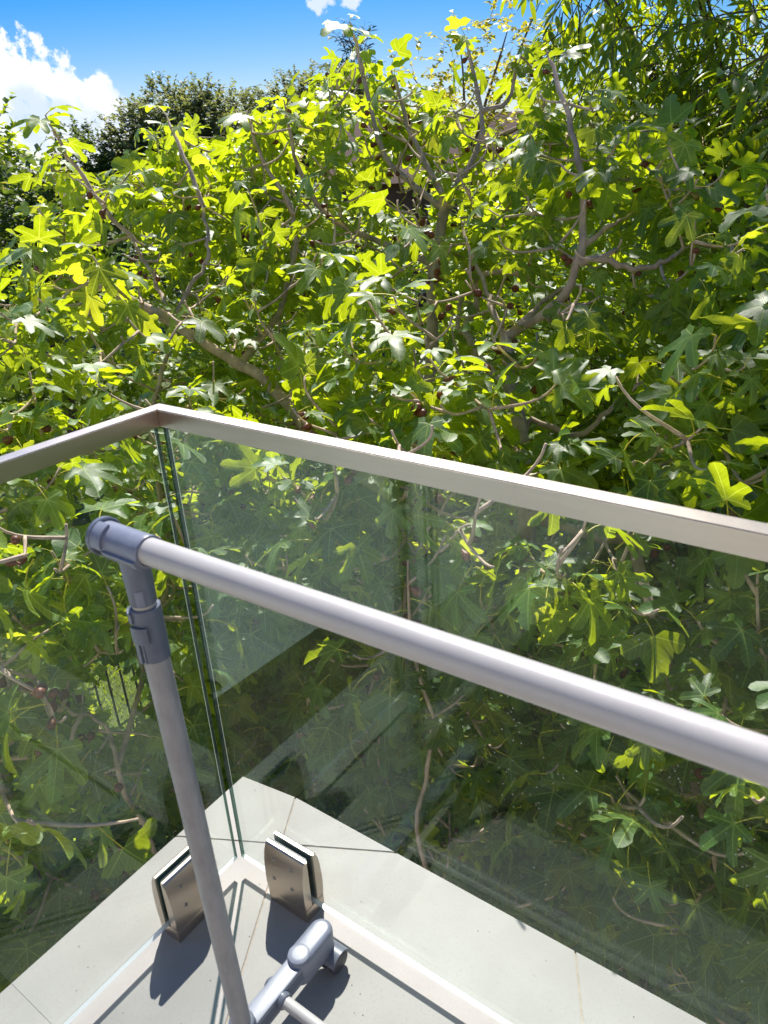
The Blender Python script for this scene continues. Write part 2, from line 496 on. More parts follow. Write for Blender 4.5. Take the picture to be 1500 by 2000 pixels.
# ------------------------------------------------------------------ setting
g = mesh('ground', [(-400, -400, GZ), (400, -400, GZ), (400, 400, GZ), (-400, 400, GZ)], [(0, 1, 2, 3)], MT['lawn'])
tag(obj('ground', g), kind='structure')
g = mesh('planting_bed', [(-2.9, -2.0, GZ + .004), (25, -2.0, GZ + .004), (25, 5.4, GZ + .004), (-2.9, 5.4, GZ + .004)], [(0, 1, 2, 3)], MT['soil'])
tag(obj('planting_bed', g), kind='structure')
PAV = [('reflected_paving', [(-40, -1.2), (-3.36, -1.2), (-3.22, -3.9), (-2.1, -4.2), (-1.62, -6.0), (-1.1, -14), (-1.1, -40), (-40, -40)]),
       ('reflected_strip', [(-1.98, -1.2), (-1.82, -1.2), (-1.50, -4.2), (-1.28, -5.4), (-0.9, -8), (-1.05, -8), (-1.43, -5.4), (-1.66, -4.2)])]  # unseen pale ground, added and shaped for its reflection in the glass
for nm, pl in PAV:
    g = mesh(nm, [(x, y, GZ + (.006 if nm == 'reflected_paving' else .05)) for x, y in pl][::-1], [tuple(range(len(pl)))], MT['paving'])
    tag(obj(nm, g), kind='structure')
g = mesh('garden_soil', [(-3.6, -14, GZ + .003), (6, -14, GZ + .003), (6, -1.2, GZ + .003), (-3.6, -1.2, GZ + .003)], [(0, 1, 2, 3)], MT['soil'])
tag(obj('garden_soil', g), kind='structure')
# terrace slab: concrete, then the tiles laid at 28 degrees to the edge
EDGE = [(-0.181, 0.183), (-0.03, 0.202), (3.4, 0.202), (3.4, -2.24), (-0.176, -2.24)]
slab = prism('terrace_slab', [(x * 1.0, y) for x, y in EDGE], -0.26, -0.010, MT['concrete'])
tag(slab, kind='structure')
fl = empty('terrace_floor', (0, 0, 0), kind='structure')
prism('grout_bed', [(-0.178, 0.181), (-0.03, 0.199), (3.4, 0.199), (3.4, -2.24), (-0.173, -2.24)], -0.010, -0.0022, MT['grout'], fl)
nA, nB = (0.885, 0.466), (-0.466, 0.885)
cA, cB, TS, J = 0.0686, 0.0603, 0.602, 0.0016
TILEPOLY = [(-0.181, 0.183), (-0.03, 0.202), (3.4, 0.202), (3.4, -0.415), (0.13, -0.415), (0.13, -2.24), (-0.176, -2.24)]
def clip_tile(region, i, j):
    p = list(region)
    a0, a1 = cA + i * TS + J, cA + (i + 1) * TS - J
    b0, b1 = cB + j * TS + J, cB + (j + 1) * TS - J
    for n, c in (((nA[0], nA[1]), a1), ((-nA[0], -nA[1]), -a0), ((nB[0], nB[1]), b1), ((-nB[0], -nB[1]), -b0)):
        if len(p) >= 3: p = clip(p, n, c)
    return p
REG = [[(-0.181, 0.183), (-0.03, 0.202), (3.4, 0.202), (3.4, -0.415), (0.13, -0.415), (-0.176, -0.415)],
       [(-0.176, -0.415), (0.13, -0.415), (0.13, -2.24), (-0.176, -2.24)]]
for reg in REG:
    for i in range(-5, 8):
        for j in range(-9, 4):
            p = clip_tile(reg, i, j)
            if len(p) >= 3:
                ar = 0.5 * abs(sum(p[k][0] * p[(k + 1) % len(p)][1] - p[(k + 1) % len(p)][0] * p[k][1] for k in range(len(p))))
                if ar > 1e-4:
                    prism('tile', p, -0.0020, random.uniform(-0.0003, 0.0003), MT['tile'], fl, bev=0.0008)
for k in range(13):
    y1 = -0.4155 - k * 0.14
    box('deck_board', (0.135, y1 - 0.134, -0.0020), (3.4, y1, 0.001), MT['deck'], fl, bev=0.0015)

# house behind the camera, seen only in the glass and steel
hr = Matrix.Translation((0.9, -3.75, 0)) @ Matrix.Rotation(R(27.8), 4, 'Z')
house = empty('terrace_house', (0.9, -3.75, 0), 'white rendered house with dark window frames behind the terrace', 'house')
box('wall', (-7, -5, GZ), (8, 0, 3.2), MT['wall'], house, bev=0.01, rot=hr)
for x0, x1, z0, z1 in ((1.3, 2.9, 0.02, 2.3),  (-6.2, -4.6, 0.9, 2.2), (-3.6, -2.0, 0.9, 2.2)):
    wn = box('window', (x0, -0.05, z0), (x1, 0.03, z1), MT['frame'], house, rot=hr)
    xm = (x0 + x1) / 2
    for a, b in ((x0 + .07, xm - .03), (xm + .03, x1 - .07)):
        bm = box_bm((a, 0.02, z0 + .07), (b, 0.036, z1 - .07), 0.002)
        bmesh.ops.transform(bm, matrix=hr, verts=bm.verts)
        obj('pane', from_bm('pane', bm, MT['pane']), wn)
box('roof', (-7.4, -5.4, 3.2), (8.4, 0.45, 3.42), MT['frame'], house, bev=0.02, rot=hr)

# ------------------------------------------------------------------ balustrade
W, HR_, TOPZ = 0.0252, 0.0276, 1.0
def rail(name, pts_top, label):
    """square section rail with a mitred end: four corner lines"""
    bm = bmesh.new()
    rings = []
    for ring in pts_top:
        rings.append([bm.verts.new(p) for p in ring])
    for k in range(4):
        bm.faces.new((rings[0][k], rings[0][(k + 1) % 4], rings[1][(k + 1) % 4], rings[1][k]))
    bm.faces.new(rings[0][::-1]); bm.faces.new(rings[1])
    es = [e for e in bm.edges if (e.verts[0] in rings[0]) != (e.verts[1] in rings[0])]
    bmesh.ops.bevel(bm, geom=es, offset=0.0013, segments=2, affect='EDGES')
    return from_bm(name, bm, MT['rail'], smooth=True, sharp=50)
h = W / 2
m_ = 0.0004
bal_r = empty('glass_balustrade', (0.7, 0, 0), 'long glass balustrade running right from the corner, its steel top rail bright beige', 'balustrade', 'glass balustrades of the terrace')
bal_l = empty('glass_balustrade', (0, -0.7, 0), 'shorter glass balustrade running left from the corner, its steel top rail in shade', 'balustrade', 'glass balustrades of the terrace')
ringA = [(-h + m_, h, TOPZ), (h + m_, -h, TOPZ), (h + m_, -h, TOPZ - HR_), (-h + m_, h, TOPZ - HR_)]
ringB = [(3.4, h, TOPZ), (3.4, -h, TOPZ), (3.4, -h, TOPZ - HR_), (3.4, h, TOPZ - HR_)]
obj('top_rail', rail('top_rail', (ringA, ringB), ''), bal_r)
ringA = [(-h - m_, h, TOPZ), (h - m_, -h, TOPZ), (h - m_, -h, TOPZ - HR_), (-h - m_, h, TOPZ - HR_)]
ringB = [(-h - m_, -2.24, TOPZ), (h - m_, -2.24, TOPZ), (h - m_, -2.24, TOPZ - HR_), (-h - m_, -2.24, TOPZ - HR_)]
obj('top_rail', rail('top_rail', (ringA, ringB), ''), bal_l)
PT = 0.0052    # half thickness of the laminated sheet
def pane(lo, hi, axis, parent):
    """large faces carry the clear glass, the narrow ones edge tones with dark and glint painted in"""
    bm = box_bm(lo, hi, 0.0006, 1)
    me = from_bm('glass_pane', bm, [MT['glass'], MT['edge'], MT['arris'], MT['glint']])
    k = 1 if axis == 'x' else 0
    for p in me.polygons:
        n = p.normal
        if abs(n[k]) > 0.99: p.material_index = 0
        elif abs(n.z) > 0.99: p.material_index = 3
        elif max(abs(n.x), abs(n.y)) > 0.99: p.material_index = 1
        else: p.material_index = 2
    return obj('glass_pane', me, parent)
ZB, ZT = 0.036, TOPZ - HR_ - 0.0006
for x0, x1 in ((0.009, 1.62), (1.65, 3.39)):
    pane((x0, -PT, ZB), (x1, PT, ZT), 'x', bal_r)
for y0, y1 in ((-0.752, -0.0113), (-2.23, -0.785)):
    pane((-PT, y0, ZB), (PT, y1, ZT), 'y', bal_l)

def clamp(s0, along, label):
    """two bowed steel cheeks on a foot block; s runs along the pane, n away from it"""
    def P(s, n, z):
        return (s0 + s, n, z) if along == 'x' else (n, s0 - s, z)
    t = empty('glass_clamp', P(0.05, 0, 0), label, 'glass clamp', 'steel clamps holding the glass panes')
    Wd = 0.0985
    prof = [(0.0265, 0.0305), (0.0272, 0.055), (0.0270, 0.085), (0.0250, 0.112), (0.0212, 0.134), (0.0168, 0.1485), (0.0135, 0.1510), (0.0075, 0.1510), (0.0068, 0.149)]
    for sg in (-1, 1):
        bm = bmesh.new()
        pr = prof + [(0.0068, 0.0305)]
        a = [bm.verts.new(P(0, sg * n, z)) for n, z in pr]; b = [bm.verts.new(P(Wd, sg * n, z)) for n, z in pr]
        bm.faces.new(a); bm.faces.new(b[::-1])
        for i in range(len(pr)):
            k = (i + 1) % len(pr)
            bm.faces.new((a[i], a[k], b[k], b[i]))
        es = [e for e in bm.edges if e.link_faces and any(len(f.verts) > 4 for f in e.link_faces)]
        bmesh.ops.bevel(bm, geom=es, offset=0.0016, segments=2, affect='EDGES')
        ck = obj('cheek', from_bm('cheek', bm, MT['steel'], smooth=True, sharp=30), t)
        for s in (0.023, 0.069):
            for z in (0.122, 0.076):
                n = 0.0232 if z > 0.1 else 0.0271
                p0, p1 = P(s, sg * (n - 0.004), z), P(s, sg * (n + 0.02), z)
                lathe('screw', p0, p1, [(0, 0.0042), (0.0050, 0.0042), (0.0056, 0.0036), (0.0056, 0.0024), (0.0030, 0.0022), (0.0030, 0.0)], [MT['screw']], ck, seg=14)
                lathe('socket', P(s, sg * (n - 0.001), z), p1, [(0, 0.0029), (0.0014, 0.0027)], MT['hole'], ck, seg=6)
        g0, g1 = P(0.003, sg * 0.0053, 0.037), P(Wd - 0.003, sg * 0.0067, 0.1525)
        lo = tuple(min(p) for p in zip(g0, g1)); hi = tuple(max(p) for p in zip(g0, g1))
        obj('gasket', from_bm('gasket', box_bm(lo, hi), MT['rubber']), t)
    b0, b1 = P(0.0, -0.0255, 0.0004), P(Wd, 0.0255, 0.0300)
    lo = tuple(min(p) for p in zip(b0, b1)); hi = tuple(max(p) for p in zip(b0, b1))
    obj('foot_block', from_bm('foot_block', box_bm(lo, hi, 0.0012), MT['steel'], smooth=True), t)
    return t
clamp(0.105, 'x', 'bowed steel glass clamp under the right pane, its whole face with four screws in view')
clamp(-0.092, 'y', 'steel glass clamp under the left pane, half hidden behind the leaning grey tube')
clamp(1.40, 'x', 'steel glass clamp at the far right end of the right pane')
clamp(-0.60, 'y', 'steel glass clamp at the far end of the left pane')

# ------------------------------------------------------------------ clothes rack
rack = empty('clothes_rack', (0.285, -0.262, 0), 'grey tubular clothes rack on castors standing inside the glass balustrade', 'clothes rack')
def rack_end(B, T, sgn):
    """B foot of the leg, T the point where its line meets the rod; sgn is the direction of the rod"""
    global RS
    B, T = Vector(B), Vector(T)
    RS = 0.86
    d = (T - B).normalized()
    L = (T - B).length
    ax = Vector((sgn, 0, 0))
    cdir = Vector((0.66, -0.75, 0)) if sgn > 0 else Vector((-0.66, -0.75, 0))
    # lower tube, then the locking collar, the inner tube, the neck of the connector
    zc0, zc1 = L - 0.150, L - 0.078
    leg = tube('leg', [B - d * 0.01, B + d * (zc0 + 0.02)], 0.0156, MT['leg'], rack, seg=32)
    tube('inner_tube', [B + d * (zc0), B + d * (L - 0.03)], 0.0138, MT['ivory'], rack, seg=28)
    col = lathe('locking_collar', B + d * zc0, T, [(0, 0.0186), (0.0008, 0.0206), (zc1 - zc0 - 0.0012, 0.0212), (zc1 - zc0, 0.0196), (zc1 - zc0, 0.0165), (zc1 - zc0 - .01, 0.0163)], MT['plastic'], rack, seg=40)
    k = 1 if sgn > 0 else -1
    a0 = B + d * zc0
    arc_shell('collar_flange', a0, T, 0.0206, 0.0240, cdir, -38 * k, -92 * k, 0.0005, 0.030, MT['plastic'], col)
    arc_shell('collar_lever', a0, T, 0.0208, 0.0262, cdir, 6 * k, -55 * k, 0.030, 0.052, MT['plastic'], col)
    arc_shell('collar_flange', a0, T, 0.0210, 0.0246, cdir, -42 * k, -100 * k, 0.056, 0.069, MT['plastic'], col)
    arc_shell('collar_rib', a0, T, 0.0208, 0.0222, cdir, -22 * k, -28 * k, 0.001, 0.030, MT['plastic'], col, bev=0.0004)
    nk = lathe('neck', T - d * 0.074, T, [(0, 0.0172), (0.001, 0.0182), (0.020, 0.0186), (0.052, 0.0196), (0.074, 0.0190)], MT['plastic'], rack, seg=36)
    arc_shell('neck_tab', T - d * 0.074, T, 0.0180, 0.0196, cdir, -14 * k, 20 * k, 0.002, 0.022, MT['plastic2'], nk, bev=0.0006)
    # connector along the rod
    s0 = T - ax * 0.046
    con = lathe('connector', s0, T, [(0, 0.0205), (0.001, 0.0222), (0.070, 0.0222), (0.078, 0.0228), (0.0795, 0.0222), (0.0795, 0.0186), (0.07, 0.0184)], MT['plastic2'], rack, seg=44)
    lathe('end_disc', s0 - ax * 0.006, T, [(0, 0.024), (0.0012, 0.0268), (0.0075, 0.0272), (0.0088, 0.0255)], MT['plastic'], con, seg=44)
    arc_shell('clip', s0, T, 0.0222, 0.0262, Vector((0.1 * sgn, -0.8, 0.6)), -42 * k, 46 * k, -0.004, 0.020, MT['plastic2'], con)
    arc_shell('clip_barrel', s0, T, 0.0215, 0.0268, Vector((0.0, -0.82, -0.57)), -22 * k, 16 * k, 0.020, 0.078, MT['plastic2'], con)
    arc_shell('clip_slot', s0, T, 0.0221, 0.0229, Vector((0.0, -0.62, -0.78)), -18 * k, 14 * k, 0.003, 0.014, MT['hole'], con, bev=0.0002)
    RS = 1.0
    # foot bar across the leg, on two castors
    bx = B.x
    y0, y1 = -0.455, -0.085
    bar = box('foot_bar', (bx - 0.0165, y0, 0.046), (bx + 0.0165, y1, 0.0845), MT['plastic2'], rack, bev=0.003)
    for sd in (-1, 1):
        box('bar_groove', (bx + sd * 0.0166 - 0.0012, y0 + 0.02, 0.0585), (bx + sd * 0.0166 + 0.0008, y1 - 0.02, 0.0745), MT['plastic'], bar, bev=0.0004)
    lathe('leg_socket', (B.x, B.y, 0.082), (B.x, B.y, 1), [(0, 0.024), (0.004, 0.0225), (0.016, 0.0205), (0.018, 0.018)], MT['plastic'], rack, seg=32)
    for yc, sy in ((y1, 1), (y0, -1)):
        bm = bmesh.new()
        st = []
        n = 14
        for (cy, s2) in ((yc - sy * 0.040, -1), (yc + sy * 0.018, 1)):
            for i in range(n + 1):
                a = math.pi * i / n
                st.append((bx + 0.0215 * math.cos(a) * s2 * 1.0, cy + sy * s2 * 0.0215 * math.sin(a)))
        levels = ((0.038, 0.92), (0.042, 1.0), (0.084, 1.0), (0.0895, 0.94), (0.0925, 0.80), (0.0935, 0.55))
        mx_, my_ = bx, sum(p[1] for p in st) / len(st)
        rings = []
        for z, s in levels:
            ins = (1 - s) * 0.0215
            ring = []
            for p in st:
                cy = min(max(p[1], min(yc - sy * .04, yc + sy * .018)), max(yc - sy * .04, yc + sy * .018))
                v = Vector((p[0] - bx, p[1] - cy))
                ln = v.length or 1
                v *= (ln - ins) / ln
                ring.append(bm.verts.new((bx + v.x, cy + v.y, z)))
            rings.append(ring)
        m = len(st)
        for i in range(len(rings) - 1):
            for q in range(m):
                bm.faces.new((rings[i][q], rings[i][(q + 1) % m], rings[i + 1][(q + 1) % m], rings[i + 1][q]))
        bm.faces.new(rings[0][::-1]); bm.faces.new(rings[-1])
        cap = obj('end_cap', from_bm('end_cap', bm, MT['plastic2'], smooth=True, sharp=60), bar)
        # round button standing on the cap
        lathe('cap_button', (bx, yc - sy * 0.040, 0.0915), (bx, yc - sy * 0.040, 1), [(0, 0.0192), (0.0018, 0.0190), (0.0026, 0.0175), (0.0029, 0.010), (0.0030, 0.0)], MT['plastic2'], bar, seg=32)
        cx = bx + sgn * 0.020
        cy = yc + sy * 0.022
        ca = empty('castor', (0, 0, 0)); ca.parent = rack
        ca.location = Vector((cx, cy, 0)) - rack.location
        tube('stem', [(cx - sgn * 0.012, cy - sy * 0.004, 0.024), (cx - sgn * 0.012, cy - sy * 0.004, 0.0375)], 0.0055, MT['wheel'], ca, seg=16)
        for o in (-0.011, 0.011):
            lathe('wheel', (cx + o - 0.0065, cy, 0.0228), (cx + o + 1, cy, 0.0228), [(0, 0.017), (0.001, 0.0205), (0.0035, 0.0225), (0.0095, 0.0225), (0.012, 0.0205), (0.013, 0.0165)], MT['wheel'], ca, seg=32)
        arc_shell('hood', (cx - 0.019, cy, 0.0228), (cx + 1, cy, 0.0228), 0.0230, 0.0250, (0, 0, 1), -70, 70, 0, 0.038, MT['plastic'], ca)
    return bar
B0, T0 = Vector((0.279, -0.263, 0.085)), Vector((0.2574, -0.262, 0.9457))
bar0 = rack_end(B0, T0, 1)
T1 = Vector((1.62, -0.262, 0.9729)); B1 = Vector((1.64, -0.263, 0.085))
bar1 = rack_end(B1, T1, -1)
tube('hanging_rod', [T0 - Vector((0.03, 0, 0)), T1 + Vector((0.03, 0, 0))], 0.0156, MT['rod'], rack, seg=48)
yx = -0.190
tube('cross_tube', [(B0.x + 0.017, yx, 0.070), (B1.x - 0.017, yx, 0.070)], 0.0100, MT['rod'], rack, seg=28)
lathe('tube_socket', (B0.x + 0.0165, yx, 0.070), (2, yx, 0.070), [(0, 0.0142), (0.006, 0.0140), (0.009, 0.0126), (0.010, 0.0104)], MT['plastic'], rack, seg=28)
lathe('tube_socket', (B1.x - 0.0165, yx, 0.070), (-2, yx, 0.070), [(0, 0.0142), (0.006, 0.0140), (0.009, 0.0126), (0.010, 0.0104)], MT['plastic'], rack, seg=28)
lathe('bolt_cap', (B0.x - 0.0160, yx + .008, 0.070), (-2, yx + .008, 0.070), [(0, 0.0120), (0.004, 0.0118), (0.007, 0.009), (0.0078, 0.004)], MT['plastic'], rack, seg=24)

# ------------------------------------------------------------------ leaves
def fig_leaf(rs, lobes=5):
    """blade of length 1 from the end of its petiole; own map rib = (along the rib, off the rib)"""
    if lobes == 5:
        th = [-104, -50, 0, 50, 104]; L = [0.56, 0.88, 1.0, 0.88, 0.56]; Wd = [0.125, 0.17, 0.185, 0.17, 0.125]
        sr = [0.22, 0.34, 0.39, 0.39, 0.34, 0.22]
    else:
        th = [-68, 0, 68]; L = [0.78, 1.0, 0.78]; Wd = [0.22, 0.25, 0.22]
        sr = [0.26, 0.56, 0.56, 0.26]
    n = len(th)
    th = [t + rs.uniform(-5, 5) for t in th]; L = [l * rs.uniform(0.9, 1.06) for l in L]
    Wd = [x * rs.uniform(0.88, 1.12) for x in Wd]
    sr = [x * rs.uniform(0.85, 1.15) for x in sr]
    sa = [th[0] - 46] + [(th[i] + th[i + 1]) / 2 for i in range(n - 1)] + [th[-1] + 46]
    droop = [rs.uniform(0.05, 0.65) for _ in range(n)]
    droop[n // 2] = rs.uniform(0.10, 0.45)
    fold = rs.uniform(0.15, 0.70)
    V, UV, F = [(0, 0, 0)], [(0, 0)], []
    def add(ang, u, v, k, sgn):
        a = R(ang)
        x = u * math.sin(a) + v * sgn * math.cos(a)
        y = u * math.cos(a) - v * sgn * math.sin(a)
        r2 = x * x + y * y
        z = -droop[k] * r2 * 0.8 + fold * v + rs.uniform(-1, 1) * 0.034 * (1 if v > 0.05 else 0.2)
        V.append((x, y, z)); UV.append((u, v))
        return len(V) - 1
    sin_i = []
    for i in range(n + 1):
        kk = min(i, n - 1)
        ha = abs(sa[i] - th[kk])
        a = R(sa[i])
        r = sr[i]
        x, y = r * math.sin(a), r * math.cos(a)
        V.append((x, y, -0.05 * r + fold * 0.5 * r * math.sin(R(ha)) + rs.uniform(-.02, .02))); UV.append((r * math.cos(R(ha)), r * abs(math.sin(R(ha)))))
        sin_i.append(len(V) - 1)
    for k in range(n):
        l, wd = L[k], Wd[k]
        m = [add(th[k], l * f, 0, k, 1) for f in (0.33, 0.62, 0.84, 1.0)]
        for sg, si in ((-1, sin_i[k]), (1, sin_i[k + 1])):
            A = add(th[k], l * 0.62, wd * 0.86, k, sg)
            B = add(th[k], l * 0.80, wd * 1.0 * rs.uniform(0.9, 1.08), k, sg)
            Cc = add(th[k], l * 0.945, wd * 0.60, k, sg)
            fs = [(0, m[0], si), (m[0], m[1], A, si), (m[1], m[2], B, A), (m[2], m[3], Cc, B)]
            for f in fs:
                F.append(f if sg < 0 else f[::-1])
    return V, UV, F
def blade_to_mesh(V, UV, F, pet=0.55, thick=0.011, bend=0.25):
    """adds the petiole; the whole leaf hangs from the origin along +y"""
    nb = len(F)
    # blade sits at the end of the petiole, tipped down by the bend
    rot = Matrix.Rotation(-bend, 4, 'X')
    V2 = [Vector((0, pet, -bend * pet * 0.35)) + (rot @ Vector(v)) for v in V]
    pts = [Vector((0, pet * t, -bend * pet * 0.35 * t * t)) for t in (0, 0.35, 0.7, 1.0)]
    pv, pf = tube_vf(pts, [thick * 1.5, thick, thick, thick * 0.9], 4, cap=False)
    o = len(V2)
    V2 += pv
    F2 = list(F) + [tuple(i + o for i in f) for f in pf]
    UV2 = list(UV) + [(0, 0)] * len(pv)
    return V2, UV2, F2, [0] * nb + [1] * len(pf)
def leaf_variants(n, make, mats, name):
    out = []
    for i in range(n):
        V, UV, F, MI = make(i)
        me = mesh(name, V, F, mats, smooth=True, fmat=MI)
        ul = me.uv_layers.new(name='rib')
        idx = np.empty(len(me.loops), dtype=np.int32)
        me.loops.foreach_get('vertex_index', idx)
        ul.data.foreach_set('uv', np.array(UV, dtype=np.float32)[idx].ravel())
        out.append(me)
    return out
lr = random.Random(5)
FIGL = leaf_variants(16, lambda i: blade_to_mesh(*fig_leaf(lr, 3 if i % 5 == 4 else 5), pet=lr.uniform(0.42, 0.75), thick=0.015, bend=lr.uniform(0.4, 1.65)), [MT['leaf'], MT['petiole']], 'leaf')
def peach_leaf(i):
    w_ = lr.uniform(0.10, 0.14); dr = lr.uniform(0.25, 0.6); fo = lr.uniform(0.15, 0.5)
    V, UV, F = [], [], []
    for t, ww in ((0.0, 0.02), (0.2, 0.7), (0.45, 1.0), (0.75, 0.72), (1.0, 0.02)):
        z = -dr * t * t * 0.6
        y = t * (1 - 0.12 * dr * t)
        for s in (-1, 0, 1):
            V.append((s * w_ * ww, y, z + abs(s) * fo * w_ * ww)); UV.append((t, abs(s) * w_ * ww))
    for r_ in range(4):
        for c in (0, 1):
            a = r_ * 3 + c
            F.append((a, a + 1, a + 4, a + 3))
    return blade_to_mesh(V, UV, F, pet=0.07, thick=0.012, bend=0.1)
PEAL = leaf_variants(5, peach_leaf, [MT['peach'], MT['petiole']], 'leaf')

def leaf_arrays(me):
    nv = len(me.vertices)
    co = np.empty(nv * 3, dtype=np.float32); me.vertices.foreach_get('co', co)
    loops = np.empty(len(me.loops), dtype=np.int32); me.loops.foreach_get('vertex_index', loops)
    ls = np.empty(len(me.polygons), dtype=np.int32); me.polygons.foreach_get('loop_start', ls)
    lt = np.empty(len(me.polygons), dtype=np.int32); me.polygons.foreach_get('loop_total', lt)
    mi = np.empty(len(me.polygons), dtype=np.int32); me.polygons.foreach_get('material_index', mi)
    uv = np.empty(len(me.loops) * 2, dtype=np.float32)
    if me.uv_layers: me.uv_layers[0].data.foreach_get('uv', uv)
    return co.reshape(-1, 3), loops, ls, lt, mi, uv
def mass_mesh(name, variants, vid, mats4, mats):
    """one mesh holding copies of the variants, placed by 4x4 matrices"""
    arrs = [leaf_arrays(v) for v in variants]
    CO, LO, LS, LT, MI, UV, RN = [], [], [], [], [], [], []
    vo = lo = 0
    for k, m in zip(vid, mats4):
        co, loops, ls, lt, mi, uv = arrs[k]
        CO.append(co @ m[:3, :3].T + m[:3, 3]); LO.append(loops + vo); LS.append(ls + lo); LT.append(lt); MI.append(mi); UV.append(uv)
        RN.append(np.full(len(co), rng.random(), dtype=np.float32))
        vo += len(co); lo += len(loops)
    me = bpy.data.meshes.new(name)
    if not CO: return me
    CO = np.concatenate(CO).astype(np.float32); LO = np.concatenate(LO); LS = np.concatenate(LS); LT = np.concatenate(LT); MI = np.concatenate(MI); UV = np.concatenate(UV); RN = np.concatenate(RN)
    me.vertices.add(len(CO)); me.vertices.foreach_set('co', CO.ravel())
    me.loops.add(len(LO)); me.loops.foreach_set('vertex_index', LO)
    me.polygons.add(len(LS)); me.polygons.foreach_set('loop_start', LS); me.polygons.foreach_set('loop_total', LT)
    me.polygons.foreach_set('material_index', MI)
    me.polygons.foreach_set('use_smooth', np.ones(len(LS), dtype=bool))
    ul = me.uv_layers.new(name='rib'); ul.data.foreach_set('uv', UV)
    at = me.attributes.new('rnd', 'FLOAT', 'POINT'); at.data.foreach_set('value', RN)
    for m in mats: me.materials.append(m)
    me.update(calc_edges=True)
    me.validate()
    return me

def basis(pos, fwd, up, scale):
    f = fwd / np.linalg.norm(fwd)
    x = np.cross(f, up); nx = np.linalg.norm(x)
    if nx < 1e-4:
        x = np.cross(f, np.array([1.0, 0.1, 0])); nx = np.linalg.norm(x)
    x /= nx
    z = np.cross(x, f)
    m = np.eye(4)
    m[:3, 0] = x * scale; m[:3, 1] = f * scale; m[:3, 2] = z * scale; m[:3, 3] = pos
    return m

CAMv = np.array(CAM)
FWv, RTv, UPv = np.array(FW), np.array(RT), np.array(UP)
def seen(p, marg=0.12):
    """inside the photograph's view (used only to decide which leaves are separate objects and where no leaves are needed)"""
    v = p - CAMv
    d = v @ FWv
    return (d > 0.3) & (np.abs(v @ RTv) < d * (0.5145 + marg)) & (np.abs(v @ UPv) < d * (0.686 + marg))

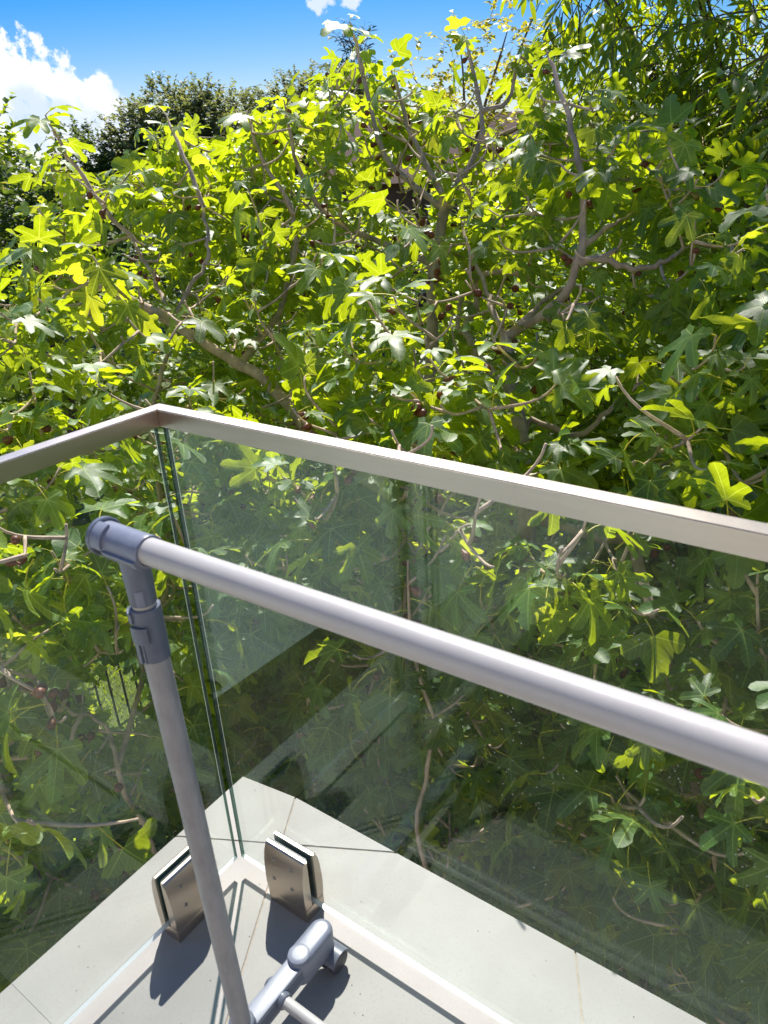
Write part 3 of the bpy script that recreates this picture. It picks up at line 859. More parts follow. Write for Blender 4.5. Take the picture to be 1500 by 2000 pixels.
# ------------------------------------------------------------------ fig trees
TREES = {
 'A': dict(base=(0.02, 1.52), label='fig tree with a pale trunk forking behind the right part of the top rail', lines=[
  [(-0.049, 1.463, 0.209), (-0.14, 1.6, 0.393), (-0.224, 1.681, 0.567), (-0.293, 1.75, 0.73)],
  [(-0.293, 1.75, 0.73), (-0.226, 1.794, 0.781), (-0.116, 1.802, 0.857), (-0.067, 1.843, 0.989), (-0.101, 1.951, 1.127), (-0.185, 2.087, 1.302), (-0.3, 2.197, 1.489), (-0.404, 2.304, 1.634)],
  [(-0.067, 1.843, 0.989), (0.027, 1.826, 1.001), (0.115, 1.852, 0.968), (0.196, 1.879, 0.983), (0.244, 1.949, 1.024)],
  [(-0.068, 1.854, 0.991), (-0.06, 1.907, 1.048), (-0.005, 2.039, 1.103)],
  [(-0.293, 1.75, 0.73), (-0.386, 1.834, 0.81), (-0.468, 1.918, 0.877), (-0.567, 1.996, 0.996)],
  [(-0.294, 1.751, 0.739), (-0.247, 1.902, 0.806), (-0.2, 2.043, 0.864)],
  [(-0.14, 1.6, 0.393), (-0.142, 1.684, 0.463), (0.031, 1.687, 0.431), (0.112, 1.747, 0.518), (0.164, 1.891, 0.578)],
  [(-0.224, 1.681, 0.567), (-0.337, 1.699, 0.625), (-0.562, 1.944, 0.69), (-0.537, 1.983, 0.805), (-0.578, 2.036, 0.914), (-0.695, 2.161, 1.056)],
  [(-0.562, 1.944, 0.69), (-0.615, 1.975, 0.7), (-0.635, 2.045, 0.81), (-0.64, 2.118, 0.921)],
  [(-0.557, 2.01, 0.889), (-0.457, 2.044, 0.917), (-0.366, 2.083, 0.88)],
  [(-0.049, 1.463, 0.209), (0.35, 1.35, 0.25), (0.75, 1.5, 0.5), (0.95, 1.7, 0.9)],
  [(0.35, 1.35, 0.25), (0.6, 1.0, 0.0), (0.8, 0.85, -0.4)]]),
 'B': dict(base=(-0.85, 2.0), label='taller fig tree at the back whose shoots reach highest into the sky', lines=[
  [(-0.92, 2.101, 0.02), (-0.982, 2.334, 0.408), (-1.051, 2.51, 0.86), (-1.044, 2.601, 1.129)],
  [(-1.044, 2.601, 1.129), (-0.969, 2.764, 1.342), (-0.97, 2.815, 1.525), (-1.061, 2.856, 1.775)],
  [(-1.044, 2.601, 1.129), (-1.122, 2.616, 1.253), (-1.289, 2.685, 1.47), (-1.419, 2.761, 1.7)],
  [(-1.048, 2.598, 1.118), (-1.194, 2.569, 1.213), (-1.368, 2.573, 1.364), (-1.511, 2.634, 1.703), (-1.56, 2.636, 1.876)],
  [(-1.051, 2.51, 0.86), (-1.239, 2.399, 0.963), (-1.472, 2.237, 1.114), (-1.627, 2.244, 1.317), (-1.716, 2.289, 1.56)],
  [(-0.97, 2.815, 1.525), (-0.865, 2.868, 1.55), (-0.844, 2.923, 1.695)]]),
 'C': dict(base=(-0.86, 1.28), label='fig tree leaning left over the rail corner with a long grey limb', lines=[
  [(-0.901, 1.329, 0.352), (-1.08, 1.376, 0.52), (-1.267, 1.371, 0.624), (-1.522, 1.279, 0.775), (-1.717, 1.217, 0.885), (-1.914, 1.123, 0.961)],
  [(-1.522, 1.279, 0.775), (-1.568, 1.406, 0.873), (-1.557, 1.516, 0.981), (-1.584, 1.574, 1.075), (-1.664, 1.644, 1.201)],
  [(-1.429, 1.011, 0.429), (-1.511, 1.128, 0.542), (-1.533, 1.234, 0.671), (-1.522, 1.279, 0.775)],
  [(-1.529, 1.274, 0.786), (-1.596, 1.197, 0.826), (-1.658, 1.105, 0.804)],
  [(-1.565, 1.288, 0.832), (-1.729, 1.381, 0.942), (-1.93, 1.469, 1.072)],
  [(-1.267, 1.371, 0.624), (-1.442, 1.806, 0.74), (-1.461, 1.972, 1.005), (-1.539, 2.05, 1.172), (-1.68, 2.06, 1.347), (-1.773, 2.103, 1.519)],
  [(-1.93, 1.469, 1.072), (-1.996, 1.391, 1.222), (-2.135, 1.365, 1.423), (-2.149, 1.338, 1.51)],
  [(-1.664, 1.644, 1.201), (-1.762, 1.688, 1.341), (-1.946, 1.773, 1.528)]]),
 'D': dict(base=(0.16, 0.74), label='young fig stem growing close behind the right glass pane', lines=[
  [(0.06, 0.65, -0.75), (0.021, 0.62, -0.466), (0.002, 0.713, -0.312), (-0.014, 0.774, -0.171), (-0.12, 0.801, 0.102), (-0.149, 0.91, 0.28), (-0.115, 0.996, 0.386), (-0.1, 1.097, 0.441), (-0.108, 1.189, 0.515)],
  [(-0.108, 1.189, 0.515), (-0.114, 1.215, 0.588)],
  [(-0.108, 1.19, 0.518), (-0.059, 1.228, 0.547), (0.009, 1.249, 0.516)]]),
 'E': dict(base=(-0.75, 0.30), label='low fig stem growing outside the left glass pane', lines=[
  [(-0.697, 0.155, -0.218), (-0.753, 0.189, -0.137), (-0.79, 0.142, -0.054)],
  [(-0.79, 0.142, -0.054), (-0.846, 0.109, -0.037), (-0.931, 0.075, 0.023), (-1.113, 0.025, 0.082), (-1.3, -0.05, 0.1)],
  [(-0.79, 0.142, -0.054), (-0.784, 0.058, -0.109), (-0.82, -0.01, -0.1), (-0.896, -0.087, -0.105)],
  [(-0.697, 0.155, -0.218), (-0.9, 0.5, 0.0), (-1.0, 0.8, 0.3)]]),
}
SKY = [(2.7224, -0.0772), (2.6441, -0.0739), (2.5992, 0.0247), (2.5661, 0.054), (2.5396, 0.0273), (2.4915, 0.0463), (2.4514, 0.0809), (2.4229, 0.0826), (2.3789, 0.0683), (2.3299, 0.0846), (2.2756, 0.0953), (2.2444, 0.1142), (2.2134, 0.1375), (2.1846, 0.1313), (2.1562, 0.1101), (2.1096, 0.0873), (2.0685, 0.1051), (2.028, 0.1026), (2.0005, 0.125), (1.9725, 0.1229), (1.9323, 0.0958), (1.9032, 0.0741), (1.8493, 0.0701), (1.8076, 0.0277), (1.7517, -0.0056), (1.6775, -0.0143)]
sk = np.array(SKY)[::-1]
def crown_top(p):
    v = p - CAMv
    az = np.arctan2(v[..., 1], v[..., 0])
    el = np.interp(az, sk[:, 0], sk[:, 1])
    return CAMv[2] + np.tan(el) * np.hypot(v[..., 0], v[..., 1])
def outw(p):
    return np.maximum(p[..., 1] - 0.20, -0.18 - p[..., 0])
def front(z):
    return np.interp(z, [-2.7, -1.0, -0.3, 0.45, 0.7, 0.94, 1.35, 2.0, 2.6], [0.60, 0.58, 0.52, 0.42, 0.55, 1.1, 1.75, 2.25, 2.9])
def bumps(p):
    return 0.16 * np.sin(p[..., 0] * 4.1 + 1.3) * np.sin(p[..., 2] * 3.7 + p[..., 1] * 2.9) + 0.10 * np.sin(p[..., 0] * 9.0 + p[..., 1] * 7.1) * np.sin(p[..., 2] * 8.3)
cand = rng.uniform((-5.2, -1.6, -2.3), (2.4, 4.6, 2.3), (170000, 3))
s = outw(cand) - front(cand[:, 2]) - bumps(cand)
acc = np.exp(-np.clip(s, 0, None) / np.where(cand[:, 2] < -0.6, 0.7, 0.34)) * (s > 0) * (s < 1.5)
acc *= np.where(cand[:, 2] < -1.2, 0.9, 1.0)
ok = (rng.random(len(cand)) < acc) & (cand[:, 2] < crown_top(cand) - 0.10) & seen(cand, 0.14)
cand = cand[ok]
# openings in the crown: the lawn shows through, and the main limbs lie bare
def ray_px(u, v):
    d = FW + RT * ((u - 750) / 1457.92) - UP * ((v - 1000) / 1457.92)
    return np.array(d.normalized())
HOLES = [(np.array([-3.65, 1.87, -2.3]), 0.018, 9.0), (np.array([-10.9, 7.34, -2.0]), 0.003, 9.0)]
LIMB = []
for k_, tr in TREES.items():
    for li, ln in enumerate(tr['lines']):
        for a, b in zip(ln[:-1], ln[1:]):
            for t_ in np.linspace(0, 1, 5):
                LIMB.append(np.array(a) * (1 - t_) + np.array(b) * t_)
LIMB = np.array(LIMB)
LD = LIMB - CAMv; LR = np.linalg.norm(LD, axis=1); LD /= LR[:, None]
keep, grid = [], {}
for p in cand:
    v = p - CAMv; r = np.linalg.norm(v); vd = v / r
    bad = False
    for hp, ha, hd in HOLES:
        hv = hp - CAMv; hv /= np.linalg.norm(hv)
        if vd @ hv > math.cos(ha + 0.02) and r < hd: bad = True
    if bad: continue
    key = tuple((p // 0.11).astype(int))
    near = False
    for dx in (-1, 0, 1):
        for dy in (-1, 0, 1):
            for dz in (-1, 0, 1):
                for q_ in grid.get((key[0] + dx, key[1] + dy, key[2] + dz), ()):
                    if np.sum((q_ - p) ** 2) < 0.0104: near = True
    if near: continue
    grid.setdefault(key, []).append(p); keep.append(p)
ENDS = []
for tr in TREES.values():
    for ln in tr['lines']:
        e_, d_ = np.array(ln[-1]), np.array(ln[-1]) - np.array(ln[-2])
        keep.append(e_ + d_ / np.linalg.norm(d_) * 0.06)
        ENDS.append(keep[-1])
HERO = [(-0.156,1.029,0.829), (-0.166,0.938,0.758), (-0.071,1.064,0.773), (-0.066,0.933,0.737), (-0.365,1.042,0.967), (-0.495,-0.075,0.326), (-0.47,-0.049,0.219), (0.2,1.135,0.601), (0.381,1.186,0.572), (0.592,1.269,0.665), (0.261,0.886,0.402), (0.456,0.774,-0.025), (0.731,0.937,0.274), (0.783,0.836,-0.107), (-0.279,-0.047,0.012), (-0.417,-0.208,0.078), (-0.084,0.516,0.184), (0.411,1.799,0.809), (-1.373,0.871,1.09), (-1.322,1.571,1.274)]      # strong shoots close to the terrace
keep += [np.array(h_) for h_ in HERO]
shoots = np.array(keep)

# skeletons: the limbs above, then every shoot joined to the nearest wood of its tree
NODES = {}
for k_, tr in TREES.items():
    first = tr['lines'][0]
    bx, by = tr['base']
    f0 = first[0]
    stem = [(bx, by, GZ), (bx * .7 + f0[0] * .3 + .05, by * .7 + f0[1] * .3, GZ * .6 + f0[2] * .4), (bx * .3 + f0[0] * .7, by * .3 + f0[1] * .7 + .03, GZ * .25 + f0[2] * .75), f0]
    if k_ == 'C':
        stem2 = [(-1.35, 0.95, GZ), (-1.40, 0.93, GZ * .5), (-1.429, 1.011, 0.429)]
    nodes, par = [], []
    def addline(pts, root):
        prev = root
        for i, p in enumerate(pts):
            if i == 0 and prev >= 0: continue
            if prev >= 0:
                q_ = np.array(nodes[prev]); p = np.array(p)
                n_ = max(1, int(np.linalg.norm(p - q_) / 0.12))
                for t_ in range(1, n_ + 1):
                    nodes.append(tuple(q_ + (p - q_) * t_ / n_)); par.append(prev if t_ == 1 else len(nodes) - 2)
                prev = len(nodes) - 1
            else:
                nodes.append(tuple(p)); par.append(-1); prev = len(nodes) - 1
        return prev
    addline(stem, -1)
    tr['trunks'] = [stem + list(first[1:])]
    if k_ == 'C':
        addline(stem2, -1)
    for li, ln in enumerate(tr['lines']):
        d_ = [np.sum((np.array(q_) - np.array(ln[0])) ** 2) for q_ in nodes]
        i_ = int(np.argmin(d_))
        if li == 2 and k_ == 'C':
            pass
        addline(ln if d_[i_] < 1e-6 else [nodes[i_]] + list(ln), i_)
    if k_ == 'C': tr['trunks'].append(stem2)
    NODES[k_] = (nodes, par, len(nodes))
keys = list(TREES)
allpts = {k_: np.array(NODES[k_][0]) for k_ in keys}
CW = {'A': 1.0, 'B': 1.0, 'C': 1.0, 'D': 1.1, 'E': 1.1}
order = np.argsort([min(np.min(np.sum((allpts[k_] - p) ** 2, axis=1)) for k_ in keys) for p in shoots])
TW = {k_: [] for k_ in keys}
SH = {k_: [] for k_ in keys}
for i in order:
    p = shoots[i]
    best = None
    for k_ in keys:
        a = allpts[k_]
        dv = p - a
        dd = np.linalg.norm(dv, axis=1)
        c = dd * CW[k_] + np.clip(a[:, 2] - p[2], 0, None) * 0.7
        j = int(np.argmin(c))
        if best is None or c[j] < best[0]: best = (c[j], k_, j)
    _, k_, j = best
    a = allpts[k_][j]
    v = p - a
    L_ = np.linalg.norm(v)
    ax = v / max(L_, 1e-6) * 0.55 + np.array([0, 0, 0.62]) + rng.normal(0, 0.28, 3)
    ax /= np.linalg.norm(ax)
    mid1 = a + v * 0.45 + rng.normal(0, 0.015, 3) * min(1, L_ * 2) - ax * L_ * 0.06 + np.array([0, 0, -0.05 * L_])
    mid2 = p - ax * min(0.16, L_ * 0.4)
    pts = [a, mid1, mid2, p]
    TW[k_].append((pts, L_))
    SH[k_].append((p, ax, mid2))
    bz = [a * (1 - u_) ** 3 + mid1 * 3 * (1 - u_) ** 2 * u_ + mid2 * 3 * (1 - u_) * u_ * u_ + p * u_ ** 3 for u_ in (0.3, 0.5, 0.7)]
    allpts[k_] = np.vstack([allpts[k_], bz])
GOLD = math.radians(137.5)
LEAF = {k_: [] for k_ in keys}
FIGS = {k_: [] for k_ in keys}
nclear = 0
for k_ in keys:
    for (p, ax, m2) in SH[k_]:
        n = int(rng.integers(5, 9))
        ref = np.cross(ax, [0.3, 0.5, 0.1]); ref /= np.linalg.norm(ref)
        ref2 = np.cross(ax, ref)
        ph0 = rng.uniform(0, 6.28)
        for q_ in range(n):
            t_ = q_ / max(1, n - 1)
            at_ = p - ax * (0.15 * (1 - t_)) 
            ph = ph0 + q_ * GOLD
            rad = ref * math.cos(ph) + ref2 * math.sin(ph)
            el = 0.25 + 0.65 * t_ + rng.normal(0, 0.14)
            f = rad * math.cos(el) + ax * math.sin(el)
            f = f + np.array([0, 0, -0.12]) + rng.normal(0, 0.08, 3)
            f /= np.linalg.norm(f)
            upv = np.array([0, 0, 1.0]) + rng.normal(0, 0.42, 3) + 0.2 * np.array(SUN)
            sc = 0.048 + 0.078 * rng.random() ** 1.3 if min(np.sum((p - np.array(h_)) ** 2) for h_ in HERO) > 1e-9 else rng.uniform(0.090, 0.125) * (1.0 - 0.30 * max(0, t_ - 0.7) / 0.3)
            c_ = at_ + f * sc * 0.9
            if outw(c_) < 0.12 and c_[2] < 1.1: continue
            # the terrace floor lies in full sun: nothing grows between it and the sun
            gx, gy = c_[0] + 0.50 * c_[2], c_[1] - 0.66 * c_[2]
            if c_[2] > -0.1 and -0.35 < gx < 1.5 and -1.0 < gy < 0.33: continue
            v = c_ - CAMv; r = np.linalg.norm(v); vd = v / r
            if any(vd @ ((hp - CAMv) / np.linalg.norm(hp - CAMv)) > math.cos(ha + 0.75 * sc / r) for hp, ha, hd in HOLES): continue
            cosd = LD @ vd
            hit = (cosd > math.cos(0.027)) & (LR > r - 0.02)
            if hit.any() and rng.random() < 0.92 and min(np.sum((p - np.array(h_)) ** 2) for h_ in HERO + ENDS) > 1e-9:
                nclear += 1; continue
            LEAF[k_].append((int(rng.integers(0, len(FIGL))), basis(at_, f, upv, sc), c_, sc / r))
        if rng.random() < 0.45:
            for q_ in range(int(rng.integers(1, 3))):
                a_ = p - ax * rng.uniform(0.05, 0.14)
                ph = rng.uniform(0, 6.28)
                rad = ref * math.cos(ph) + ref2 * math.sin(ph)
                v = a_ - CAMv; v /= np.linalg.norm(v)
                if any(v @ ((hp - CAMv) / np.linalg.norm(hp - CAMv)) > math.cos(ha + 0.03) for hp, ha, hd in HOLES): continue
                FIGS[k_].append((a_, rad * 0.9 + np.array([0, 0, rng.uniform(-0.7, 0.3)])))

def fig_fruit(green):
    prof = [(0, 0.10), (0.12, 0.13), (0.30, 0.20), (0.52, 0.40), (0.75, 0.50), (0.95, 0.47), (1.10, 0.33), (1.17, 0.15), (1.18, 0.07)]
    V, F = [], []
    sg = 12
    for t, r in prof:
        for k in range(sg):
            a = 2 * math.pi * k / sg
            V.append((r * 0.76 * math.cos(a) * (1 + 0.03 * math.sin(3 * a)), t, r * 0.76 * math.sin(a)))
    for i in range(len(prof) - 1):
        for k in range(sg):
            a, b = i * sg + k, i * sg + (k + 1) % sg
            F.append((a, a + sg, b + sg, b))
    F.append(tuple(range((len(prof) - 1) * sg, len(prof) * sg)))
    F.append(tuple(reversed(range(sg))))
    return mesh('fig', V, F, MT['gfig'] if green else MT['fig'], smooth=True)
FR = [fig_fruit(False), fig_fruit(True)]

# what hides what: a coarse quad for every leaf
quads_v, quads_f = [], []
for k_ in keys:
    for (vi, m, c_, ang) in LEAF[k_]:
        b = len(quads_v)
        x, y = m[:3, 0] * 0.45, m[:3, 1] * 0.45
        for sx, sy in ((-1, -1), (1, -1), (1, 1), (-1, 1)):
            quads_v.append(tuple(c_ + x * sx + y * sy))
        quads_f.append((b, b + 1, b + 2, b + 3))
bvh = BVHTree.FromPolygons(quads_v, quads_f)
def open_view(c_, sc):
    v = Vector(c_) - CAM
    r = v.length
    h_ = bvh.ray_cast(CAM, v.normalized(), r - 0.10)
    return h_[0] is None
tree_objs = {}
print('shoots', len(shoots), 'leaves', {k_: len(LEAF[k_]) for k_ in keys}, 'cleared', nclear)
for k_ in keys:
    tr = TREES[k_]
    bx, by = tr['base']
    t = empty('fig_tree', (bx, by, GZ), tr['label'], 'fig tree', 'fig trees crowding the terrace corner')
    tree_objs[k_] = t
    base_r = {'A': 0.040, 'B': 0.042, 'C': 0.036, 'D': 0.009, 'E': 0.012}[k_]
    def limb(name, pts, r0, r1, seg=9):
        # smooth the traced line, with small kinks as in wood
        P_ = [Vector(p) for p in pts]
        out = []
        for i in range(len(P_) - 1):
            p0, p1, p2, p3 = P_[max(i - 1, 0)], P_[i], P_[i + 1], P_[min(i + 2, len(P_) - 1)]
            for t_ in (0, 0.25, 0.5, 0.75):
                tt_ = t_
                a = 0.5 * ((2 * p1) + (p2 - p0) * tt_ + (2 * p0 - 5 * p1 + 4 * p2 - p3) * tt_ ** 2 + (3 * p1 - p0 - 3 * p2 + p3) * tt_ ** 3)
                out.append(a + Vector(rng.normal(0, 0.004, 3)) * (0 if (i == 0 and t_ == 0) else 1))
        out.append(P_[-1])
        n_ = len(out)
        rr = [(r0 + (r1 - r0) * i / (n_ - 1)) * (1 + 0.10 * math.sin(i * 2.3)) for i in range(n_)]
        return tube(name, out, rr, MT['bark'], t, seg=seg)
    for ti, tk in enumerate(tr['trunks']):
        limb('trunk', tk, base_r * (1 if ti == 0 else .7), base_r * (0.58 if k_ in 'AB' else 0.40))
    for li, ln in enumerate(tr['lines'][1:]):
        L_ = sum((Vector(b) - Vector(a)).length for a, b in zip(ln[:-1], ln[1:]))
        r0 = {'A': 0.019, 'B': 0.018, 'C': 0.015, 'D': 0.008, 'E': 0.009}[k_] * (1.0 if L_ > 0.6 else 0.72)
        limb('branch', ln, r0, 0.0075 if L_ > 0.6 else 0.0065)
    V, F = [], []
    for pts, L_ in TW[k_]:
        r0 = 0.0042 + 0.0065 * min(1, L_ / 0.7)
        P_ = [Vector(p) for p in pts]
        mids = []
        for i_ in range(9):
            u_ = i_ / 8; w_ = 1 - u_
            mids.append(P_[0] * w_ ** 3 + P_[1] * 3 * w_ * w_ * u_ + P_[2] * 3 * w_ * u_ * u_ + P_[3] * u_ ** 3)
        v, f = tube_vf(mids, [max(0.0034, r0 * (1 - 0.07 * i_)) for i_ in range(9)], 5, cap=True)
        o = len(V); V += v; F += [tuple(i + o for i in ff) for ff in f]
    tag(obj('twigs', mesh('twigs', V, F, MT['bark'], smooth=True), t), kind='stuff')
    LV = LEAF[k_]
    rank = []
    for i, (vi, m, c_, ang) in enumerate(LV):
        if seen(c_, 0.01) and open_view(c_, 0.1): rank.append((ang, i))
    rank.sort(reverse=True)
    single = set(i for _, i in rank[:299])
    base = Vector((bx, by, GZ))
    for i in single:
        vi, m, c_, ang = LV[i]
        o = bpy.data.objects.new('leaf', FIGL[vi])
        COL.objects.link(o); o.parent = t
        mm = Matrix(m.tolist()); mm.translation -= base
        o.matrix_basis = mm
    rest = [i for i in range(len(LV)) if i not in single]
    off = np.array([bx, by, GZ])
    mats4 = []
    for i in rest:
        m = LV[i][1].copy(); m[:3, 3] -= off; mats4.append(m)
    if rest:
        mo = bpy.data.objects.new('leaf_mass', mass_mesh('leaf_mass', FIGL, [LV[i][0] for i in rest], mats4, [MT['leaf'], MT['petiole']]))
        COL.objects.link(mo); mo.parent = t; tag(mo, kind='stuff')
    cnt = 0
    fl_ = [(a_, d_) for a_, d_ in FIGS[k_] if seen(a_, 0.0)]
    for a_, d_ in fl_[:200]:
        o = bpy.data.objects.new('fig', FR[1 if rng.random() < 0.18 else 0])
        COL.objects.link(o); o.parent = t
        mm = Matrix(basis(a_ - off, d_, np.array([0.1, 0.2, 1.0]), rng.uniform(0.026, 0.038)).tolist())
        o.matrix_basis = mm

# ------------------------------------------------------------------ peach tree behind, right
def broad_tree(name, label, cat, base, trunk_top, blobs, n, leafset, size, mats, bark, group=None, singles=0, droop=0.5, limbs=True, trunk_r=0.12, shell=0.6):
    """trunk, limbs to every lobe of the crown, twigs carrying rows of leaves; blobs = (centre, radii)"""
    t = empty(name, base, label, cat, group)
    base_v = Vector(base)
    P0, P1 = Vector(base), Vector(trunk_top)
    mid = P0.lerp(P1, .5) + Vector((rng.normal(0, .08), rng.normal(0, .08), 0))
    tube('trunk', [P0, P0.lerp(mid, .5) + Vector((rng.normal(0, .03), 0, 0)), mid, P1], [trunk_r * 1.2, trunk_r, trunk_r * .85, trunk_r * .6], bark, t, seg=10)
    if limbs:
        for (c, r) in blobs:
            c = Vector(c)
            m1 = P1.lerp(c, .5) + Vector(rng.normal(0, .1, 3)) * (c - P1).length * .3
            tube('limb', [P1 - Vector((0, 0, .1 * trunk_r)), m1, c, c + (c - P1).normalized() * r[2] * .5], [trunk_r * .45, trunk_r * .3, trunk_r * .18, trunk_r * .07], bark, t, seg=7)
    vol = np.array([r[0] * r[1] * r[2] for _, r in blobs]) ** 0.67; vol /= vol.sum()
    LV = []
    TV, TF = [], []
    per = 8
    for _ in range(n // per):
        bi = rng.choice(len(blobs), p=vol)
        c, r = blobs[bi]
        d = rng.normal(0, 1, 3); d /= np.linalg.norm(d)
        q_ = np.array(c) + d * np.array(r) * (rng.random() ** (1 / 3)) ** shell * (1 + 0.18 * math.sin(d[0] * 7 + d[2] * 9))
        ax = d * 0.6 + rng.normal(0, 0.4, 3) + np.array([0, 0, -droop]); ax /= np.linalg.norm(ax)
        Lt = size * rng.uniform(1.5, 3.0)
        e = q_ + ax * Lt
        v, f = tube_vf([Vector(q_ - ax * Lt * 0.3), Vector(q_ + ax * Lt * .4 + np.array([0, 0, .05 * Lt])), Vector(e)], [size * .035, size * .025, size * .012], 3, cap=False)
        o = len(TV); TV += v; TF += [tuple(i + o for i in ff) for ff in f]
        for kk in range(per):
            tt_ = kk / (per - 1)
            a_ = q_ + (e - q_) * tt_
            sd = 1 if kk % 2 else -1
            side = np.cross(ax, [0.1, 0.2, 1.0]); side /= np.linalg.norm(side)
            f_ = side * sd * 0.8 + ax * 0.6 + np.array([0, 0, -droop]) + rng.normal(0, 0.25, 3)
            sc = size * rng.uniform(0.75, 1.2)
            m = basis(a_ - np.array(base), f_, np.array([0, 0, 1.0]) + rng.normal(0, 0.35, 3), sc)
            LV.append((int(rng.integers(0, len(leafset))), m, a_, sc / np.linalg.norm(a_ - CAMv)))
    tag(obj('twigs', mesh('twigs', TV, TF, bark, smooth=True), t), kind='stuff')
    single = set()
    if singles:
        rank = sorted(((ang, i) for i, (vi, m, c_, ang) in enumerate(LV) if seen(c_, 0.0) and open_view(c_, .1)), reverse=True)
        single = set(i for _, i in rank[:singles])
        for i in single:
            o = bpy.data.objects.new('leaf', leafset[LV[i][0]])
            COL.objects.link(o); o.parent = t; o.matrix_basis = Matrix(LV[i][1].tolist())
    rest = [i for i in range(len(LV)) if i not in single]
    mo = bpy.data.objects.new('crown', mass_mesh('crown', leafset, [LV[i][0] for i in rest], [LV[i][1] for i in rest], mats))
    COL.objects.link(mo); mo.parent = t; tag(mo, kind='stuff')
    return t
broad_tree('peach_tree', 'dense dark tree with long narrow drooping leaves rising at the upper right', 'tree',
           (0.1, 4.7, GZ), (0.0, 4.6, 0.6),
           [((-1.05, 4.1, 2.3), (.28, .35, .50)), ((-0.75, 4.2, 1.9), (.45, .5, .55)), ((-0.35, 4.25, 1.95), (.5, .5, .6)), ((0.05, 4.2, 1.8), (.5, .5, .6)), ((0.45, 4.2, 1.7), (.5, .5, .6)),
            ((-0.75, 4.35, 1.35), (.45, .45, .5)), ((-0.25, 4.3, 1.25), (.5, .5, .5)), ((0.25, 4.2, 1.1), (.5, .5, .5)), ((0.8, 4.2, 1.6), (.6, .6, .9)),
            ((-1.1, 4.3, 4.2), (.7, .8, .8)), ((-0.3, 4.3, 4.4), (.9, .8, .9)), ((0.5, 4.3, 4.3), (.7, .7, .6)),  # unseen upper crown, shaped to shade the right-hand figs
            ((0.40, 2.75, 1.62), (.20, .25, .22)), ((0.36, 2.6, 1.42), (.14, .16, .14))],
           14000, PEAL, 0.118, [MT['peach'], MT['petiole']], MT['dbark'], singles=290, droop=0.28, trunk_r=0.055)

# ------------------------------------------------------------------ trees farther off
def small_leaf(i):
    w_ = lr.uniform(0.30, 0.45)
    V = [(0, 0, 0), (-w_, 0.45, 0.10), (0, 0.5, -0.05), (w_, 0.45, 0.10), (0, 1, -0.1)]
    return V, [(0, 0.2)] * 5, [(0, 2, 1), (0, 3, 2), (1, 2, 4), (2, 3, 4)], [0] * 4
def needle_leaf(i):
    V = [(0, 0, 0), (-0.10, 0.5, 0.05), (0.10, 0.5, 0.05), (0, 1, -0.1)]
    return V, [(0, 0.2)] * 4, [(0, 2, 1), (1, 2, 3)], [0] * 2
OAKL = leaf_variants(3, small_leaf, [MT['oak']], 'leaf')
DRKL = leaf_variants(3, small_leaf, [MT['dleaf']], 'leaf')
YELL = leaf_variants(3, small_leaf, [MT['yleaf']], 'leaf')
GRNL = leaf_variants(3, small_leaf, [MT['peach']], 'leaf')
BLUL = leaf_variants(3, needle_leaf, [MT['blue']], 'leaf')
FG = 'trees beyond the garden'
broad_tree('oak_tree', 'round dark olive tree on the skyline right of the large cloud', 'tree', (-18.0, 15.5, GZ), (-18.0, 15.5, 0.6),
           [((-18.6, 15.0, 2.2), (1.0, 1.0, .9)), ((-17.9, 15.6, 2.6), (1.1, 1.1, 1.0)), ((-17.2, 16.3, 2.4), (1.0, 1.0, 1.1)), ((-18.9, 14.6, 1.6), (.8, .8, .8)), ((-17.0, 16.9, 1.9), (.7, .7, .8)), ((-18, 15.6, 1.6), (1.5, 1.5, 1.0))],
           20000, OAKL, 0.13, [MT['oak']], MT['dbark'], FG, droop=0.0, trunk_r=0.2)
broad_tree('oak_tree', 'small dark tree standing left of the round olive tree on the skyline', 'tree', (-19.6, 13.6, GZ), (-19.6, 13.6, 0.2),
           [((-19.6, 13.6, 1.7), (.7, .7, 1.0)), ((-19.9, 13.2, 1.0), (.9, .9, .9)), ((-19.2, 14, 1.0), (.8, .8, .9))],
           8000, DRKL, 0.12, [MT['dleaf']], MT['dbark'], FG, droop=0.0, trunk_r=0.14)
broad_tree('oak_tree', 'low wide dark tree on the skyline left of the tall fig shoots', 'tree', (-17.6, 20.2, GZ), (-17.6, 20.2, 0.8),
           [((-18.6, 19.3, 2.6), (1.1, 1.1, 1.0)), ((-17.5, 20.3, 2.9), (1.2, 1.2, 1.0)), ((-16.5, 21.0, 3.1), (1.1, 1.1, 1.0)), ((-17.6, 20.2, 1.7), (2.0, 1.6, 1.1)), ((-15.7, 21.5, 2.8), (.9, .9, 1.0))],
           18000, OAKL, 0.14, [MT['oak']], MT['dbark'], FG, droop=0.0, trunk_r=0.2)
broad_tree('conifer_tree', 'bluish dark conifer top behind the tall fig shoots', 'tree', (-17.0, 23.2, GZ), (-17.0, 23.2, 3.5),
           [((-17.0, 23.2, 4.3), (.45, .45, .9)), ((-17.0, 23.2, 3.2), (.9, .9, .8)), ((-17.0, 23.2, 2.0), (1.3, 1.3, .9))],
           6000, BLUL, 0.32, [MT['blue']], MT['dbark'], FG, droop=0.2, trunk_r=0.16)
broad_tree('birch_tree', 'thin airy tree with small yellow leaves on the skyline above the middle', 'tree', (-4.9, 9.8, GZ), (-4.9, 9.8, 1.4),
           [((-5.5, 9.5, 2.2), (.45, .45, .55)), ((-5.0, 9.7, 2.45), (.5, .5, .6)), ((-4.5, 9.9, 2.65), (.45, .45, .5)), ((-4.2, 10.1, 2.9), (.3, .3, .55)), ((-5.0, 9.7, 1.5), (.9, .8, .7)), ((-4.2, 10, 1.7), (.7, .7, .6))],
           2400, YELL, 0.085, [MT['yleaf']], MT['twig'], FG, droop=0.1, trunk_r=0.07)
